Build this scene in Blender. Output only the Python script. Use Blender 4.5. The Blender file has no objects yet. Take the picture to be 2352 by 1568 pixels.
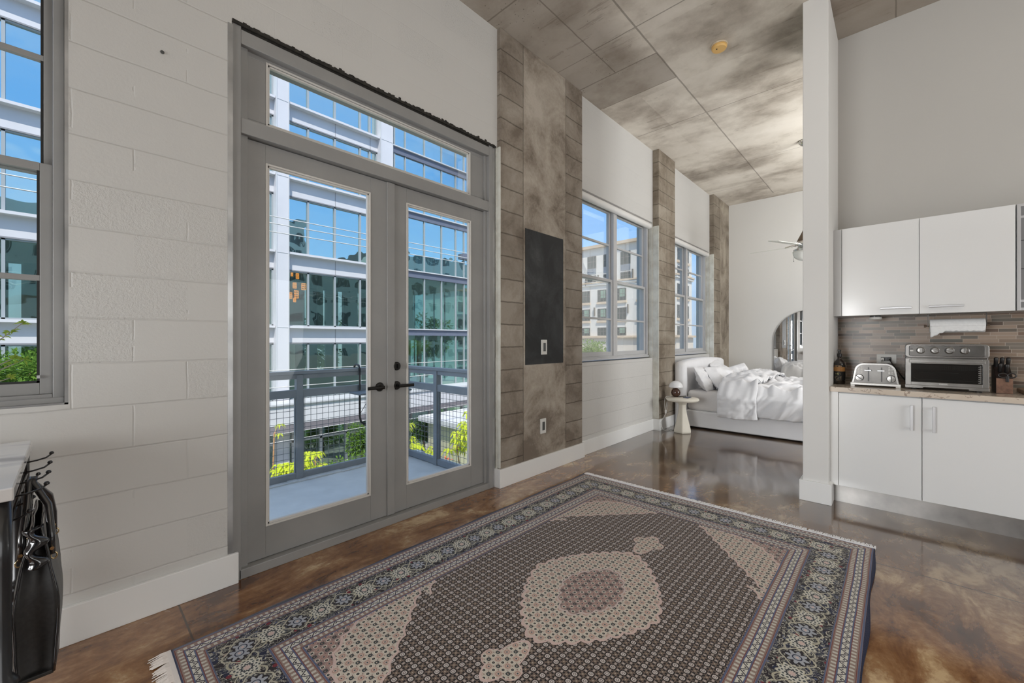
import bpy, bmesh, math, random
from mathutils import Vector, Matrix, Euler, noise
random.seed(7)
S = bpy.context.scene
COL = S.collection
PI = math.pi

# ---------------------------------------------------------------- camera, world, sun, lights, exposure
H = 1.33
cam_d = bpy.data.cameras.new('camera')
cam = bpy.data.objects.new('camera', cam_d); COL.objects.link(cam)
cam.location = (0, 0, H)
cam.rotation_euler = (PI/2, 0, 0.7501 - PI/2)
cam_d.sensor_width = 36.0
cam_d.lens = 36.0*946.5/2352
cam_d.shift_y = -2.5/2352
cam_d.clip_start = 0.05; cam_d.clip_end = 400
S.camera = cam
S.view_settings.view_transform = 'Standard'
S.view_settings.look = 'None'
S.view_settings.gamma = 1
S.view_settings.use_curve_mapping = False
S.view_settings.exposure = 0.0

world = bpy.data.worlds.new('sky'); S.world = world; world.use_nodes = True
wt = world.node_tree; wt.nodes.clear()
def wn(t, **k):
    n = wt.nodes.new(t)
    for a, b in k.items(): setattr(n, a, b)
    return n
_o = wn('ShaderNodeOutputWorld'); _b = wn('ShaderNodeBackground'); _tc = wn('ShaderNodeTexCoord')
_sep = wn('ShaderNodeSeparateXYZ'); wt.links.new(_tc.outputs['Generated'], _sep.inputs[0])
_r = wn('ShaderNodeValToRGB'); wt.links.new(_sep.outputs['Z'], _r.inputs[0])
_e = _r.color_ramp.elements
_e[0].position = 0.0; _e[0].color = (0.42, 0.52, 0.66, 1)
_e[1].position = 0.62; _e[1].color = (0.42, 0.56, 0.85, 1)
_m = _r.color_ramp.elements.new(0.18); _m.color = (0.33, 0.58, 0.95, 1)
_m = _r.color_ramp.elements.new(0.36); _m.color = (0.19, 0.45, 0.93, 1)
_nz = wn('ShaderNodeTexNoise'); _nz.inputs['Scale'].default_value = 2.2; _nz.inputs['Detail'].default_value = 7
_mp = wn('ShaderNodeMapping'); _mp.inputs['Scale'].default_value = (1, 1, 3.2)
wt.links.new(_tc.outputs['Generated'], _mp.inputs[0]); wt.links.new(_mp.outputs[0], _nz.inputs['Vector'])
_cr = wn('ShaderNodeValToRGB'); _cr.color_ramp.elements[0].position = .5; _cr.color_ramp.elements[1].position = .78
_cr.color_ramp.elements[1].color = (.6, .6, .6, 1)
wt.links.new(_nz.outputs['Fac'], _cr.inputs[0])
_mx = wn('ShaderNodeMixRGB'); wt.links.new(_cr.outputs[0], _mx.inputs[0]); wt.links.new(_r.outputs[0], _mx.inputs[1])
_mx.inputs[2].default_value = (.85, .9, .97, 1)
wt.links.new(_mx.outputs[0], _b.inputs[0]); _b.inputs[1].default_value = 1.38
wt.links.new(_b.outputs[0], _o.inputs[0])

def lamp(name, kind, loc, rot, energy, color=(1, 1, 1), size=1, size_y=None, angle=None):
    d = bpy.data.lights.new(name, kind); d.energy = energy; d.color = color
    if kind == 'AREA':
        d.shape = 'RECTANGLE'; d.size = size; d.size_y = size_y or size
    if kind == 'SUN': d.angle = angle or 0.01
    o = bpy.data.objects.new(name, d); COL.objects.link(o); o.location = loc; o.rotation_euler = rot
    return o
# sun from high behind our own building, slightly from the left
_sd = Vector((0.42, 0.62, -1.0))
lamp('sun', 'SUN', (0, 0, 30), _sd.to_track_quat('-Z', 'Y').to_euler(), 5.0, (1, .95, .88), angle=.009)
# unseen area lights added to brighten the loft
lamp('fill_side', 'AREA', (2.2, -3.6, 1.45), (math.radians(86), 0, math.radians(-8)), 66, (.97, .99, 1), 2.4, 2.2)  # added fill aimed at the window wall, no window stands here
lamp('fill_rear', 'AREA', (-3.1, 1.45, 1.35), (math.radians(90), 0, -PI/2-.12), 62, (.97, .99, 1), 1.9, 1.7).data.spread = math.radians(105)  # added fill from behind the camera towards kitchen and bed
lamp('fill_up_living', 'AREA', (1.6, -2.2, 2.1), (PI, 0, 0), 82, (1, .99, .97), 1.2, 1.2)  # added fill turned upwards to lighten the living room ceiling
lamp('fill_up_bedroom', 'AREA', (6.9, -.9, 2.1), (PI, 0, 0), 78, (1, .99, .97), 1.2, 1.2)  # added upward fill for the bedroom ceiling, hidden by the partition
lamp('fill_bedroom', 'AREA', (5.6, -3.1, 1.7), (math.radians(90), 0, math.radians(-14)), 155, (.97, .99, 1), 1.4, 2.0)  # added fill for the bed and far walls, no window stands here
lamp('fill_down_bedroom', 'AREA', (7.8, -1.0, 3.9), (0, 0, 0), 30, (1, .99, .98), 2.0, 1.6)  # added downward fill over the bedroom, without a fixture

# ---------------------------------------------------------------- node expressions
class MatB:
    def __init__(s, name):
        s.m = bpy.data.materials.new(name); s.m.use_nodes = True; s.t = s.m.node_tree; s.t.nodes.clear()
        s.out = s.t.nodes.new('ShaderNodeOutputMaterial')
    def n(s, t, **k):
        x = s.t.nodes.new(t)
        for a, b in k.items(): setattr(x, a, b)
        return x
    def link(s, a, b): s.t.links.new(a, b)
    def inp(s, node, i, v):
        if isinstance(v, Ex): v = v.o
        if hasattr(v, 'is_output') or hasattr(v, 'links'): s.link(v, node.inputs[i])
        elif v is not None: node.inputs[i].default_value = v
    def math(s, op, a, b=None, c=None):
        x = s.n('ShaderNodeMath', operation=op)
        s.inp(x, 0, a)
        if b is not None: s.inp(x, 1, b)
        if c is not None: s.inp(x, 2, c)
        return Ex(s, x.outputs[0])
    def pos(s):
        g = s.n('ShaderNodeNewGeometry'); s.P = g.outputs['Position']
        q = s.n('ShaderNodeSeparateXYZ'); s.link(s.P, q.inputs[0])
        return [Ex(s, q.outputs[i]) for i in range(3)]
    def obj(s):
        g = s.n('ShaderNodeTexCoord'); s.P = g.outputs['Object']
        q = s.n('ShaderNodeSeparateXYZ'); s.link(s.P, q.inputs[0])
        return [Ex(s, q.outputs[i]) for i in range(3)]
    def vec(s, x, y, z=0.0):
        c = s.n('ShaderNodeCombineXYZ'); s.inp(c, 0, x); s.inp(c, 1, y); s.inp(c, 2, z); return c.outputs[0]
    def noise(s, v=None, scale=5, detail=4, rough=.55, dist=0.0):
        x = s.n('ShaderNodeTexNoise'); s.link(v if v is not None else s.P, x.inputs['Vector'])
        x.inputs['Scale'].default_value = scale; x.inputs['Detail'].default_value = detail
        x.inputs['Roughness'].default_value = rough; x.inputs['Distortion'].default_value = dist
        return Ex(s, x.outputs['Fac'])
    def white(s, v):
        x = s.n('ShaderNodeTexWhiteNoise', noise_dimensions='3D'); s.link(v, x.inputs['Vector'])
        return Ex(s, x.outputs['Value'])
    def vor(s, v, scale, feature='F1', rnd=1.0):
        x = s.n('ShaderNodeTexVoronoi', feature=feature); s.link(v, x.inputs['Vector'])
        x.inputs['Scale'].default_value = scale; x.inputs['Randomness'].default_value = rnd
        return Ex(s, x.outputs['Distance'])
    def ramp(s, f, stops):
        x = s.n('ShaderNodeValToRGB'); s.inp(x, 0, f); e = x.color_ramp.elements
        while len(e) < len(stops): e.new(.5)
        for i, (p, c) in enumerate(stops):
            e[i].position = p
            e[i].color = tuple(c)+(1,) if hasattr(c, '__len__') else (c, c, c, 1)
        return x.outputs[0]
    def mix(s, f, a, b, mode='MIX'):
        x = s.n('ShaderNodeMixRGB', blend_type=mode); s.inp(x, 0, f)
        for i, c in ((1, a), (2, b)):
            if isinstance(c, tuple): x.inputs[i].default_value = c+(1,)
            elif isinstance(c, Ex): s.link(c.o, x.inputs[i])
            else: s.link(c, x.inputs[i])
        return x.outputs[0]
    def bsdf(s, color, rough=.6, metal=0.0, bump=None, bstr=.3, bdist=.01, spec=.5, emis=None, estr=0, coat=0.0, sheen=0.0, trans=0.0):
        b = s.n('ShaderNodeBsdfPrincipled')
        if isinstance(color, tuple): b.inputs['Base Color'].default_value = color+(1,)
        else: s.link(color, b.inputs['Base Color'])
        s.inp(b, 'Roughness', rough); s.inp(b, 'Metallic', metal)
        b.inputs['Specular IOR Level'].default_value = spec
        b.inputs['Coat Weight'].default_value = coat; b.inputs['Coat Roughness'].default_value = .08
        b.inputs['Sheen Weight'].default_value = sheen
        b.inputs['Transmission Weight'].default_value = trans
        if emis: b.inputs['Emission Color'].default_value = emis+(1,); b.inputs['Emission Strength'].default_value = estr
        if bump is not None:
            u = s.n('ShaderNodeBump'); u.inputs['Strength'].default_value = bstr; u.inputs['Distance'].default_value = bdist
            s.inp(u, 'Height', bump); s.link(u.outputs[0], b.inputs['Normal'])
        s.link(b.outputs[0], s.out.inputs[0])
        return s.m
class Ex:
    def __init__(s, b, o): s.b = b; s.o = o
    def _m(s, op, *a): return s.b.math(op, s, *a)
    def __add__(s, o): return s._m('ADD', o)
    __radd__ = __add__
    def __sub__(s, o): return s._m('SUBTRACT', o)
    def __rsub__(s, o): return s.b.math('SUBTRACT', o, s)
    def __mul__(s, o): return s._m('MULTIPLY', o)
    __rmul__ = __mul__
    def __truediv__(s, o): return s._m('DIVIDE', o)
    def __neg__(s): return s*-1.0
    def __pow__(s, o): return s._m('POWER', o)
    def abs(s): return s._m('ABSOLUTE')
    def floor(s): return s._m('FLOOR')
    def frac(s): return s._m('FRACT')
    def sin(s): return s._m('SINE')
    def cos(s): return s._m('COSINE')
    def sqrt(s): return s._m('SQRT')
    def lt(s, o): return s._m('LESS_THAN', o)
    def gt(s, o): return s._m('GREATER_THAN', o)
    def min(s, o): return s._m('MINIMUM', o)
    def max(s, o): return s._m('MAXIMUM', o)
    def mod(s, o): return s._m('FLOORED_MODULO', o)
    def rep(s, p): return ((s/p).frac()-.5)*p          # distance from the centre of a repeating cell
    def between(s, a, b): return s.gt(a)*s.lt(b)
    def near(s, a, w): return (s-a).abs().lt(w)
    def soft(s, a, w): return (1.0-((s-a).abs()/w)).max(0.0)

def simple(name, color, rough=.6, metal=0.0, **k):
    b = MatB(name); return b.bsdf(color, rough, metal, **k)
def noisy(name, c1, c2, scale=6, rough=.6, metal=0.0, detail=5, bstr=.0, coords='pos', **k):
    b = MatB(name); (b.pos if coords == 'pos' else b.obj)()
    f = b.noise(scale=scale, detail=detail)
    c = b.ramp(f, [(.32, c1), (.68, c2)])
    return b.bsdf(c, rough, metal, bump=(f if bstr else None), bstr=bstr, **k)

# ---------------------------------------------------------------- materials of the room
def wall_paint(name, col, blocks=True, strength=.5):
    b = MatB(name); x, y, z = b.pos()
    n = b.noise(scale=9, detail=6, rough=.6)
    fine = b.noise(scale=70, detail=4, rough=.7)
    pits = (b.vor(b.P, 55).lt(.16))*(b.noise(scale=1.3, detail=2).gt(.56))
    c = b.mix(b.noise(scale=.9, detail=3), tuple(v*.96 for v in col), tuple(min(1, v*1.03) for v in col))
    if blocks:
        row = ((z-.01)/.203).floor()
        wob = (b.noise(scale=5, detail=3)-.5)*.012
        jh = (z-.01+wob).rep(.203)
        jh = (jh.abs()-.1015).abs()                              # distance from a bed joint
        jx = ((x-.208+row.mod(2.0)*.203+wob).rep(.406).abs()-.203).abs()
        joint = (jh.soft(0.0, .006)*.8).max(jx.soft(0.0, .005)*b.noise(scale=2.2).gt(.47)*.45)*(1.0-z.gt(3.09)*.75)
        rough_blk = b.white(b.vec(row, ((x-.208+row.mod(2.0)*.203)/.406).floor(), 0.0)).gt(.62)
        h = (n*.25+fine*(rough_blk*.55+.12)-joint*.55-pits*.7*rough_blk)
        c = b.mix(joint*.10+pits*rough_blk*.3, c, tuple(v*.45 for v in col))
    else:
        h = n*.2+fine*.15
    return b.bsdf(c, .72, bump=h, bstr=strength, bdist=.012, spec=.25)
M = {}
M['wall_block'] = wall_paint('painted_block_wall', (.60, .59, .57))
M['wall_plain'] = wall_paint('painted_plaster_wall', (.72, .71, .69), False, .1)
M['wall_taupe'] = wall_paint('warm_grey_kitchen_wall', (.47, .455, .43), False, .1)
M['wall_bed'] = wall_paint('bedroom_plaster_wall', (.70, .69, .665), False, .1)
M['white_trim'] = simple('white_gloss_trim', (.80, .80, .79), .35)
M['jamb_paint'] = noisy('blotchy_white_block', (.52, .50, .44), (.70, .70, .64), 7, .8, bstr=.35, bdist=.01)

def concrete_floor():
    b = MatB('stained_concrete_floor'); x, y, z = b.pos()
    big = b.noise(scale=.85, detail=6, rough=.62, dist=.4)
    mid = b.noise(b.vec(x*1.0, y*2.2, z), scale=2.6, detail=8, rough=.68, dist=.7)
    fine = b.noise(scale=26, detail=6, rough=.7)
    f = big*.42+mid*.46+fine*.12
    c = b.ramp(f, [(.37, (.03, .012, .006)), (.43, (.11, .042, .015)), (.49, (.23, .102, .036)), (.54, (.33, .18, .08)), (.59, (.60, .42, .23))])
    # greyer stain in the kitchen and bedroom half
    kit = ((x-2.6-y*.35)/1.4).max(0.0).min(1.0)
    grey = b.ramp(f, [(.36, (.028, .019, .014)), (.5, (.090, .065, .047)), (.62, (.19, .145, .105))])
    c = b.mix(kit*.86, c, grey)
    scr = b.noise(b.vec(x*16+y*9, y*1.7-x*1.2, z), scale=3, detail=3).gt(.70)*b.noise(scale=1.1).gt(.52)
    speck = b.vor(b.P, 40).lt(.07)*mid.gt(.55)
    c = b.mix(scr*.25+speck*.35, c, (.42, .36, .30))
    # sawn joints
    j = (x-.374+0.0).near(0.0, .004)*y.gt(2.26)
    j2 = (x-3.44-(y-2.29)*1.03).abs().lt(.004)*y.gt(1.0)*y.lt(2.7)
    j3 = (x-3.29).near(0.0, .004)*y.lt(1.0)
    j = j.max(j3).max(j2)
    c = b.mix(j*.8, c, (.03, .02, .015))
    h = mid*.5+fine*.08-j*1.0
    r = (mid*.12+fine*.06+.04)
    return b.bsdf(c, r, bump=h, bstr=.12, bdist=.01, spec=.35, coat=.75)
M['floor'] = concrete_floor()

def concrete_ceiling():
    b = MatB('board_formed_concrete_ceiling'); x, y, z = b.pos()
    big = b.noise(b.vec(x*1.2, y*.8, z), scale=.9, detail=4, rough=.55, dist=.2)
    mid = b.noise(b.vec(x*1.25, y*.95, z), scale=1.5, detail=7, rough=.56, dist=.15)
    fine = b.noise(scale=28, detail=6, rough=.7)
    panel = b.white(b.vec((x/.93+.1).floor(), (y-1.72).gt(0.0), (y-2.17).gt(0.0)))
    f = big*.40+mid*.48+fine*.06+panel*.06
    c = b.ramp(f, [(.35, (.27, .235, .195)), (.43, (.46, .41, .35)), (.51, (.66, .61, .535)), (.60, (.76, .71, .635))])
    drag = b.noise(b.vec(x*14, y*1.2+x*2, z), scale=1.5, detail=5, rough=.7).gt(.60)*mid.lt(.46)
    c = b.mix(drag*.30, c, (.16, .125, .095))
    # darker tone near the window wall and over the kitchen
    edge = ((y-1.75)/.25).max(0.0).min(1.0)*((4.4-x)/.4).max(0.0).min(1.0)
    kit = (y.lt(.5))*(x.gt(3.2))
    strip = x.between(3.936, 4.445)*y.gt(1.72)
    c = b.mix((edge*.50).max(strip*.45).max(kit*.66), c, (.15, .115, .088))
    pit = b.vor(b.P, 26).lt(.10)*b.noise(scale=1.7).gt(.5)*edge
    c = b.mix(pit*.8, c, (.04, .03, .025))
    w = (b.noise(scale=6)-.5)*.012
    def seg_x(yv, x0, x1, t=.006): return (y-yv+w).abs().lt(t)*x.gt(x0)*x.lt(x1)     # line along x
    def seg_y(xv, y0, y1, t=.005): return (x-xv+w).abs().lt(t)*y.gt(y0)*y.lt(y1)     # line along y
    L = [seg_x(1.722, -4, 9.2, .008), seg_x(2.17, -4, 3.95), seg_y(2.53, 1.7, 2.66, .007), seg_y(3.485, -4, 2.17, .006), seg_y(3.52, 2.17, 2.62, .004),
         seg_y(3.936, 1.722, 2.62, .007), seg_y(4.445, 1.722, 2.62), seg_y(5.385, -4, 2.63, .006), seg_y(7.29, -4, 2.65, .004), seg_y(8.4, 1.722, 2.66, .004),
         seg_y(1.3, -4, 2.66), seg_y(-.6, -4, 2.66), seg_x(.0, -4, 9.2, .006), seg_y(4.983, -4, .4)]
    j = L[0]
    for q in L[1:]: j = j.max(q)
    c = b.mix(j*.55, c, (.12, .10, .08))
    return b.bsdf(c, .85, bump=fine*.3+mid*.3-j*.8-pit*.6, bstr=.35, bdist=.012, spec=.2)
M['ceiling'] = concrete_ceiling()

def pier_mat(name, c0, c1, cm, blocks):
    """raw concrete pier; blocks = (x from, x to) ranges laid in block courses"""
    b = MatB(name); x, y, z = b.pos()
    big = b.noise(scale=2.2, detail=7, rough=.62, dist=.5); fine = b.noise(scale=38, detail=6, rough=.75)
    blk = None
    for (p, q) in blocks:
        r = x.gt(p)*x.lt(q); blk = r if blk is None else blk.max(r)
    wob = (b.noise(scale=9, detail=3)-.5)*.016
    jh = ((z-.02+wob).rep(.208).abs()-.104).abs().soft(0.0, .008)
    row = ((z-.02)/.208).floor()
    tone = b.white(b.vec(row, (x*3.0).floor(), 0.0))
    f = big*.74+fine*.16
    c = b.ramp(f, [(.34, c0), (.43, cm), (.56, c1)])
    c = b.mix(blk*(.22+tone*.25), c, tuple(v*.75 for v in c0))
    vj = None
    for (p, q) in blocks:
        for e in (p, q):
            v = (x-e+wob*.5).abs().soft(0.0, .007); vj = v if vj is None else vj.max(v)
    j = (jh*blk).max(vj*.9)
    c = b.mix(j*.75, c, tuple(v*.45 for v in c0))
    pit = b.vor(b.P, 30).lt(.07)
    c = b.mix(pit*.5, c, tuple(v*.4 for v in c0))
    return b.bsdf(c, .88, bump=big*.4+fine*.5-j*1.0-pit*.5, bstr=.5, bdist=.014, spec=.2)
M['pier1'] = pier_mat('raw_concrete_and_block_pier', (.19, .155, .124), (.47, .42, .36), (.33, .285, .235), [(2.64, 2.965), (3.66, 4.1)])
M['pier2'] = pier_mat('raw_block_pier', (.18, .145, .11), (.44, .39, .32), (.30, .255, .20), [(5.9, 6.22), (6.22, 6.6)])
M['pier3'] = pier_mat('raw_concrete_corner_pier', (.18, .148, .115), (.42, .37, .30), (.29, .25, .20), [(8.4, 8.86)])
M['gap_black'] = noisy('black_mastic', (.012, .011, .01), (.04, .036, .03), 40, .9, bstr=.6)
M['frame_grey'] = noisy('grey_painted_metal', (.26, .258, .254), (.30, .297, .29), 3, .42)
M['frame_lit'] = noisy('lit_grey_window_metal', (.44, .44, .445), (.50, .50, .505), 3, .4)  # same grey paint as the left window, lightened to stand for brighter light
M['galv'] = noisy('galvanised_strip', (.24, .24, .24), (.5, .5, .5), 3, .38, metal=.6)
M['bead'] = simple('pale_glazing_bead', (.62, .60, .57), .4)
M['gasket'] = simple('black_gasket', (.012, .012, .012), .6)
M['bronze'] = simple('dark_bronze_hardware', (.03, .028, .026), .3, .8)
M['chalk'] = None
def glass_mat(name, tint=(1, 1, 1), refl=.5):
    b = MatB(name)
    tr = b.n('ShaderNodeBsdfTransparent'); tr.inputs[0].default_value = tint+(1,)
    gl = b.n('ShaderNodeBsdfGlossy'); gl.inputs['Roughness'].default_value = .0; gl.inputs[0].default_value = (1, 1, 1, 1)
    fr = b.n('ShaderNodeFresnel'); fr.inputs[0].default_value = 1.45
    f = b.math('MULTIPLY', fr.outputs[0], refl)
    mx = b.n('ShaderNodeMixShader'); b.link(f.o, mx.inputs[0]); b.link(tr.outputs[0], mx.inputs[1]); b.link(gl.outputs[0], mx.inputs[2])
    b.link(mx.outputs[0], b.out.inputs[0]); return b.m
M['glass'] = glass_mat('clear_window_glass', (.97, .985, .98), .3)

# ---------------------------------------------------------------- mesh helpers
class MB:
    def __init__(s): s.v = []; s.f = []; s.mi = []; s.k = 0
    def mat(s, k): s.k = k; return s
    def add(s, vs, fs):
        o = len(s.v); s.v += [tuple(v) for v in vs]
        for f in fs: s.f.append(tuple(i+o for i in f)); s.mi.append(s.k)
        return s
    def box(s, x0, x1, y0, y1, z0, z1):
        if x0 > x1: x0, x1 = x1, x0
        if y0 > y1: y0, y1 = y1, y0
        if z0 > z1: z0, z1 = z1, z0
        return s.add([(x0, y0, z0), (x1, y0, z0), (x1, y1, z0), (x0, y1, z0), (x0, y0, z1), (x1, y0, z1), (x1, y1, z1), (x0, y1, z1)],
                     [(0, 3, 2, 1), (4, 5, 6, 7), (0, 1, 5, 4), (1, 2, 6, 5), (2, 3, 7, 6), (3, 0, 4, 7)])
    def rbox(s, x0, x1, y0, y1, z0, z1, r, axis='z', n=4):
        """box with the four edges parallel to axis rounded"""
        A = {'z': (x0, x1, y0, y1, z0, z1), 'x': (y0, y1, z0, z1, x0, x1), 'y': (x0, x1, z0, z1, y0, y1)}[axis]
        a0, a1, b0, b1, c0, c1 = A
        pts = []
        for (ca, cb, st) in ((a1-r, b1-r, 0), (a0+r, b1-r, 90), (a0+r, b0+r, 180), (a1-r, b0+r, 270)):
            for i in range(n+1):
                t = math.radians(st+90*i/n); pts.append((ca+r*math.cos(t), cb+r*math.sin(t)))
        return s.prism(pts, c0, c1, axis)
    def prism(s, pts, c0, c1, axis='z'):
        mk = {'z': lambda p, c: (p[0], p[1], c), 'x': lambda p, c: (c, p[0], p[1]), 'y': lambda p, c: (p[0], c, p[1])}[axis]
        n = len(pts); vs = [mk(p, c0) for p in pts]+[mk(p, c1) for p in pts]
        fs = [tuple(range(n-1, -1, -1)), tuple(range(n, 2*n))]+[(i, (i+1) % n, n+(i+1) % n, n+i) for i in range(n)]
        return s.add(vs, fs)
    def tube(s, pts, r, n=8, closed=False, cap=True):
        pts = [Vector(p) for p in pts]; m = len(pts); vs = []
        rr = r if hasattr(r, '__len__') else [r]*m
        prev = None
        for i, p in enumerate(pts):
            if closed: d = pts[(i+1) % m]-pts[i-1]
            else: d = pts[min(i+1, m-1)]-pts[max(i-1, 0)]
            d.normalize()
            if prev is None:
                a = d.cross(Vector((0, 0, 1)))
                if a.length < .1: a = d.cross(Vector((1, 0, 0)))
            else: a = prev-d*prev.dot(d)
            a.normalize(); prev = a; b = d.cross(a)
            for j in range(n):
                t = 2*PI*j/n; vs.append(p+(a*math.cos(t)+b*math.sin(t))*rr[i])
        fs = []
        for i in range(m if closed else m-1):
            for j in range(n):
                fs.append((i*n+j, i*n+(j+1) % n, ((i+1) % m)*n+(j+1) % n, ((i+1) % m)*n+j))
        if cap and not closed: fs += [tuple(range(n-1, -1, -1)), tuple(range((m-1)*n, m*n))]
        return s.add(vs, fs)
    def lathe(s, prof, c=(0, 0, 0), n=28, axis='z', sx=1, sy=1):
        vs = []
        for (r, h) in prof:
            for j in range(n):
                t = 2*PI*j/n; a, b = r*math.cos(t)*sx, r*math.sin(t)*sy
                q = {'z': (a, b, h), 'x': (h, a, b), 'y': (a, h, b)}[axis]
                vs.append((q[0]+c[0], q[1]+c[1], q[2]+c[2]))
        m = len(prof)
        fs = [(i*n+j, i*n+(j+1) % n, (i+1)*n+(j+1) % n, (i+1)*n+j) for i in range(m-1) for j in range(n)]
        fs += [tuple(range(n-1, -1, -1)), tuple(range((m-1)*n, m*n))]
        return s.add(vs, fs)
    def grid(s, fn, nu, nv, thick=0):
        vs = [fn(i/(nu), j/(nv)) for i in range(nu+1) for j in range(nv+1)]
        fs = [(i*(nv+1)+j, (i+1)*(nv+1)+j, (i+1)*(nv+1)+j+1, i*(nv+1)+j+1) for i in range(nu) for j in range(nv)]
        return s.add(vs, fs)
    def build(s, name, mats, parent=None, smooth=False, bevel=0, origin=None, solid=0, sub=0, bseg=2, **tags):
        if not isinstance(mats, (list, tuple)): mats = [mats]
        if parent is not None: o0 = Vector(ORG[parent.name])
        elif origin is not None: o0 = Vector(origin)
        else:
            xs, ys, zs = zip(*s.v); o0 = Vector(((min(xs)+max(xs))/2, (min(ys)+max(ys))/2, min(zs)))
        me = bpy.data.meshes.new(name)
        me.from_pydata([tuple(Vector(v)-o0) for v in s.v], [], s.f)
        for m in mats: me.materials.append(m)
        for p, k in zip(me.polygons, s.mi): p.material_index = min(k, len(mats)-1); p.use_smooth = smooth
        bm = bmesh.new(); bm.from_mesh(me); bmesh.ops.recalc_face_normals(bm, faces=bm.faces); bm.to_mesh(me); bm.free()
        o = bpy.data.objects.new(name, me); COL.objects.link(o)
        if parent is not None: o.parent = parent; ORG[o.name] = tuple(o0)
        else: o.location = o0; ORG[o.name] = tuple(o0)
        if solid: q = o.modifiers.new('t', 'SOLIDIFY'); q.thickness = solid; q.offset = 0
        if sub: q = o.modifiers.new('s', 'SUBSURF'); q.levels = sub; q.render_levels = sub
        if bevel:
            q = o.modifiers.new('b', 'BEVEL'); q.width = bevel; q.segments = bseg; q.limit_method = 'ANGLE'; q.angle_limit = .6
            q.harden_normals = False
        for a, b_ in tags.items(): o[a] = b_
        return o
ORG = {}
def thing(name, loc, label, category, group=None, kind=None):
    o = bpy.data.objects.new(name, None); COL.objects.link(o); o.location = loc; ORG[o.name] = tuple(loc)
    o.empty_display_size = .05
    if kind: o['kind'] = kind
    if label: o['label'] = label
    if category: o['category'] = category
    if group: o['group'] = group
    return o
def struct(mb, name, mats, **k):
    o = mb.build(name, mats, **k); o['kind'] = 'structure'; return o
def clone(root, loc, label=None):
    """a copy of a thing with copies of its parts and their sub-parts"""
    def rec(o, par):
        c = o.copy(); COL.objects.link(c); c.parent = par
        for ch in [q for q in o.children]: rec(ch, c)
        return c
    r = rec(root, None); r.location = loc
    if label: r['label'] = label
    return r
def text(body, size, loc, rot, mat, name, parent=None, depth=.0006):
    cu = bpy.data.curves.new(name, 'FONT'); cu.body = body; cu.size = size; cu.extrude = depth; cu.align_x = 'CENTER'; cu.align_y = 'CENTER'
    t = bpy.data.objects.new(name, cu); COL.objects.link(t)
    bpy.context.view_layer.update()
    me = bpy.data.meshes.new_from_object(t); bpy.data.objects.remove(t); bpy.data.curves.remove(cu)
    o = bpy.data.objects.new(name, me); COL.objects.link(o); me.materials.clear(); me.materials.append(mat)
    me.transform(Matrix.Translation(Vector(loc)-(Vector(ORG[parent.name]) if parent else Vector()))@Euler(rot).to_matrix().to_4x4())
    if parent: o.parent = parent
    return o

# ---------------------------------------------------------------- room shell
W = 2.6575; WT = 2.90; C = 4.16; XB = 9.46
XR, YS = -3.2, -3.8
m = MB().box(XR-.2, XB+.2, YS-.2, WT, -.2, 0); struct(m, 'floor', M['floor'])
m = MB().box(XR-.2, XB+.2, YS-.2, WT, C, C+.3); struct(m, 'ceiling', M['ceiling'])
# window wall with its three window openings and the balcony door opening
W1 = (-1.95, -.004, 1.05, 3.07); D1 = (.604, 2.652, 0, 3.085); W2 = (3.975, 5.93, 1.07, 3.088); W3 = (6.545, 8.49, 1.07, 3.045)
m = MB()
xs = [XR-.2, W1[0], W1[1], D1[0], D1[1], W2[0], W2[1], W3[0], W3[1], XB+.2]
for i in range(0, 10, 2): m.box(xs[i], xs[i+1], W, WT, 0, C)
for o in (W1, D1, W2, W3):
    m.box(o[0], o[1], W, WT, o[3], C)
    if o[2] > 0: m.box(o[0], o[1], W, WT, 0, o[2])
struct(m, 'wall_left', M['wall_block'], origin=(0, W, 0))
# painted linings of the openings
m = MB(); t = .012
for o in (W2, W3):
    m.box(o[1]-t, o[1]+.001, W+.001, WT-.001, o[2], o[3])
m.box(D1[1]-.006, D1[1]+.002, W-.001, WT, 0, D1[3])
struct(m, 'trim_1', M['jamb_paint'])
# outside reveal cladding, blue-grey
M['reveal'] = simple('blue_grey_outside_reveal', (.20, .28, .33), .5)
m = MB()
for o in (W2, W3): m.box(o[1]-.03, o[1]-.013, 2.845, WT-.005, o[2], o[3])
struct(m, 'trim_2', M['reveal'])
# piers
def pier(name, x0, x1, y, mat, ztop, split=True):
    m = MB()
    if split:
        m.box(x0+.001, x1, y, W+.05, 0, C)
        m.mat(1).box(x0-.0015, x0+.012, y+.001, W, .17, ztop)
    else: m.box(x0, x1, y, W+.05, 0, C)
    return struct(m, name, [mat, M['jamb_paint']], bevel=.006)
pier('wall_pier', 2.652, 3.982, 2.615, M['pier1'], 3.085)
pier('wall_pier', 5.932, 6.545, 2.562, M['pier2'], 3.03)
pier('wall_pier', 8.492, XB+.01, 2.576, M['pier3'], 3.0)
m = MB().box(XB, XB+.15, YS, W, 0, C); struct(m, 'wall_back', M['wall_bed'])
m = MB().box(4.94, 5.07, YS, .42, 0, C); struct(m, 'wall_kitchen', M['wall_taupe'])
m = MB().box(4.19, 5.07, .400, .572, 0, C); struct(m, 'wall_partition', M['wall_plain'], bevel=.004)
m = MB().box(XR-.15, XB, YS-.15, YS, 0, C); struct(m, 'wall_right', M['wall_plain'])
m = MB().box(XR-.15, XR, YS, W, 0, C); struct(m, 'wall_rear', M['wall_plain'])
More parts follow.
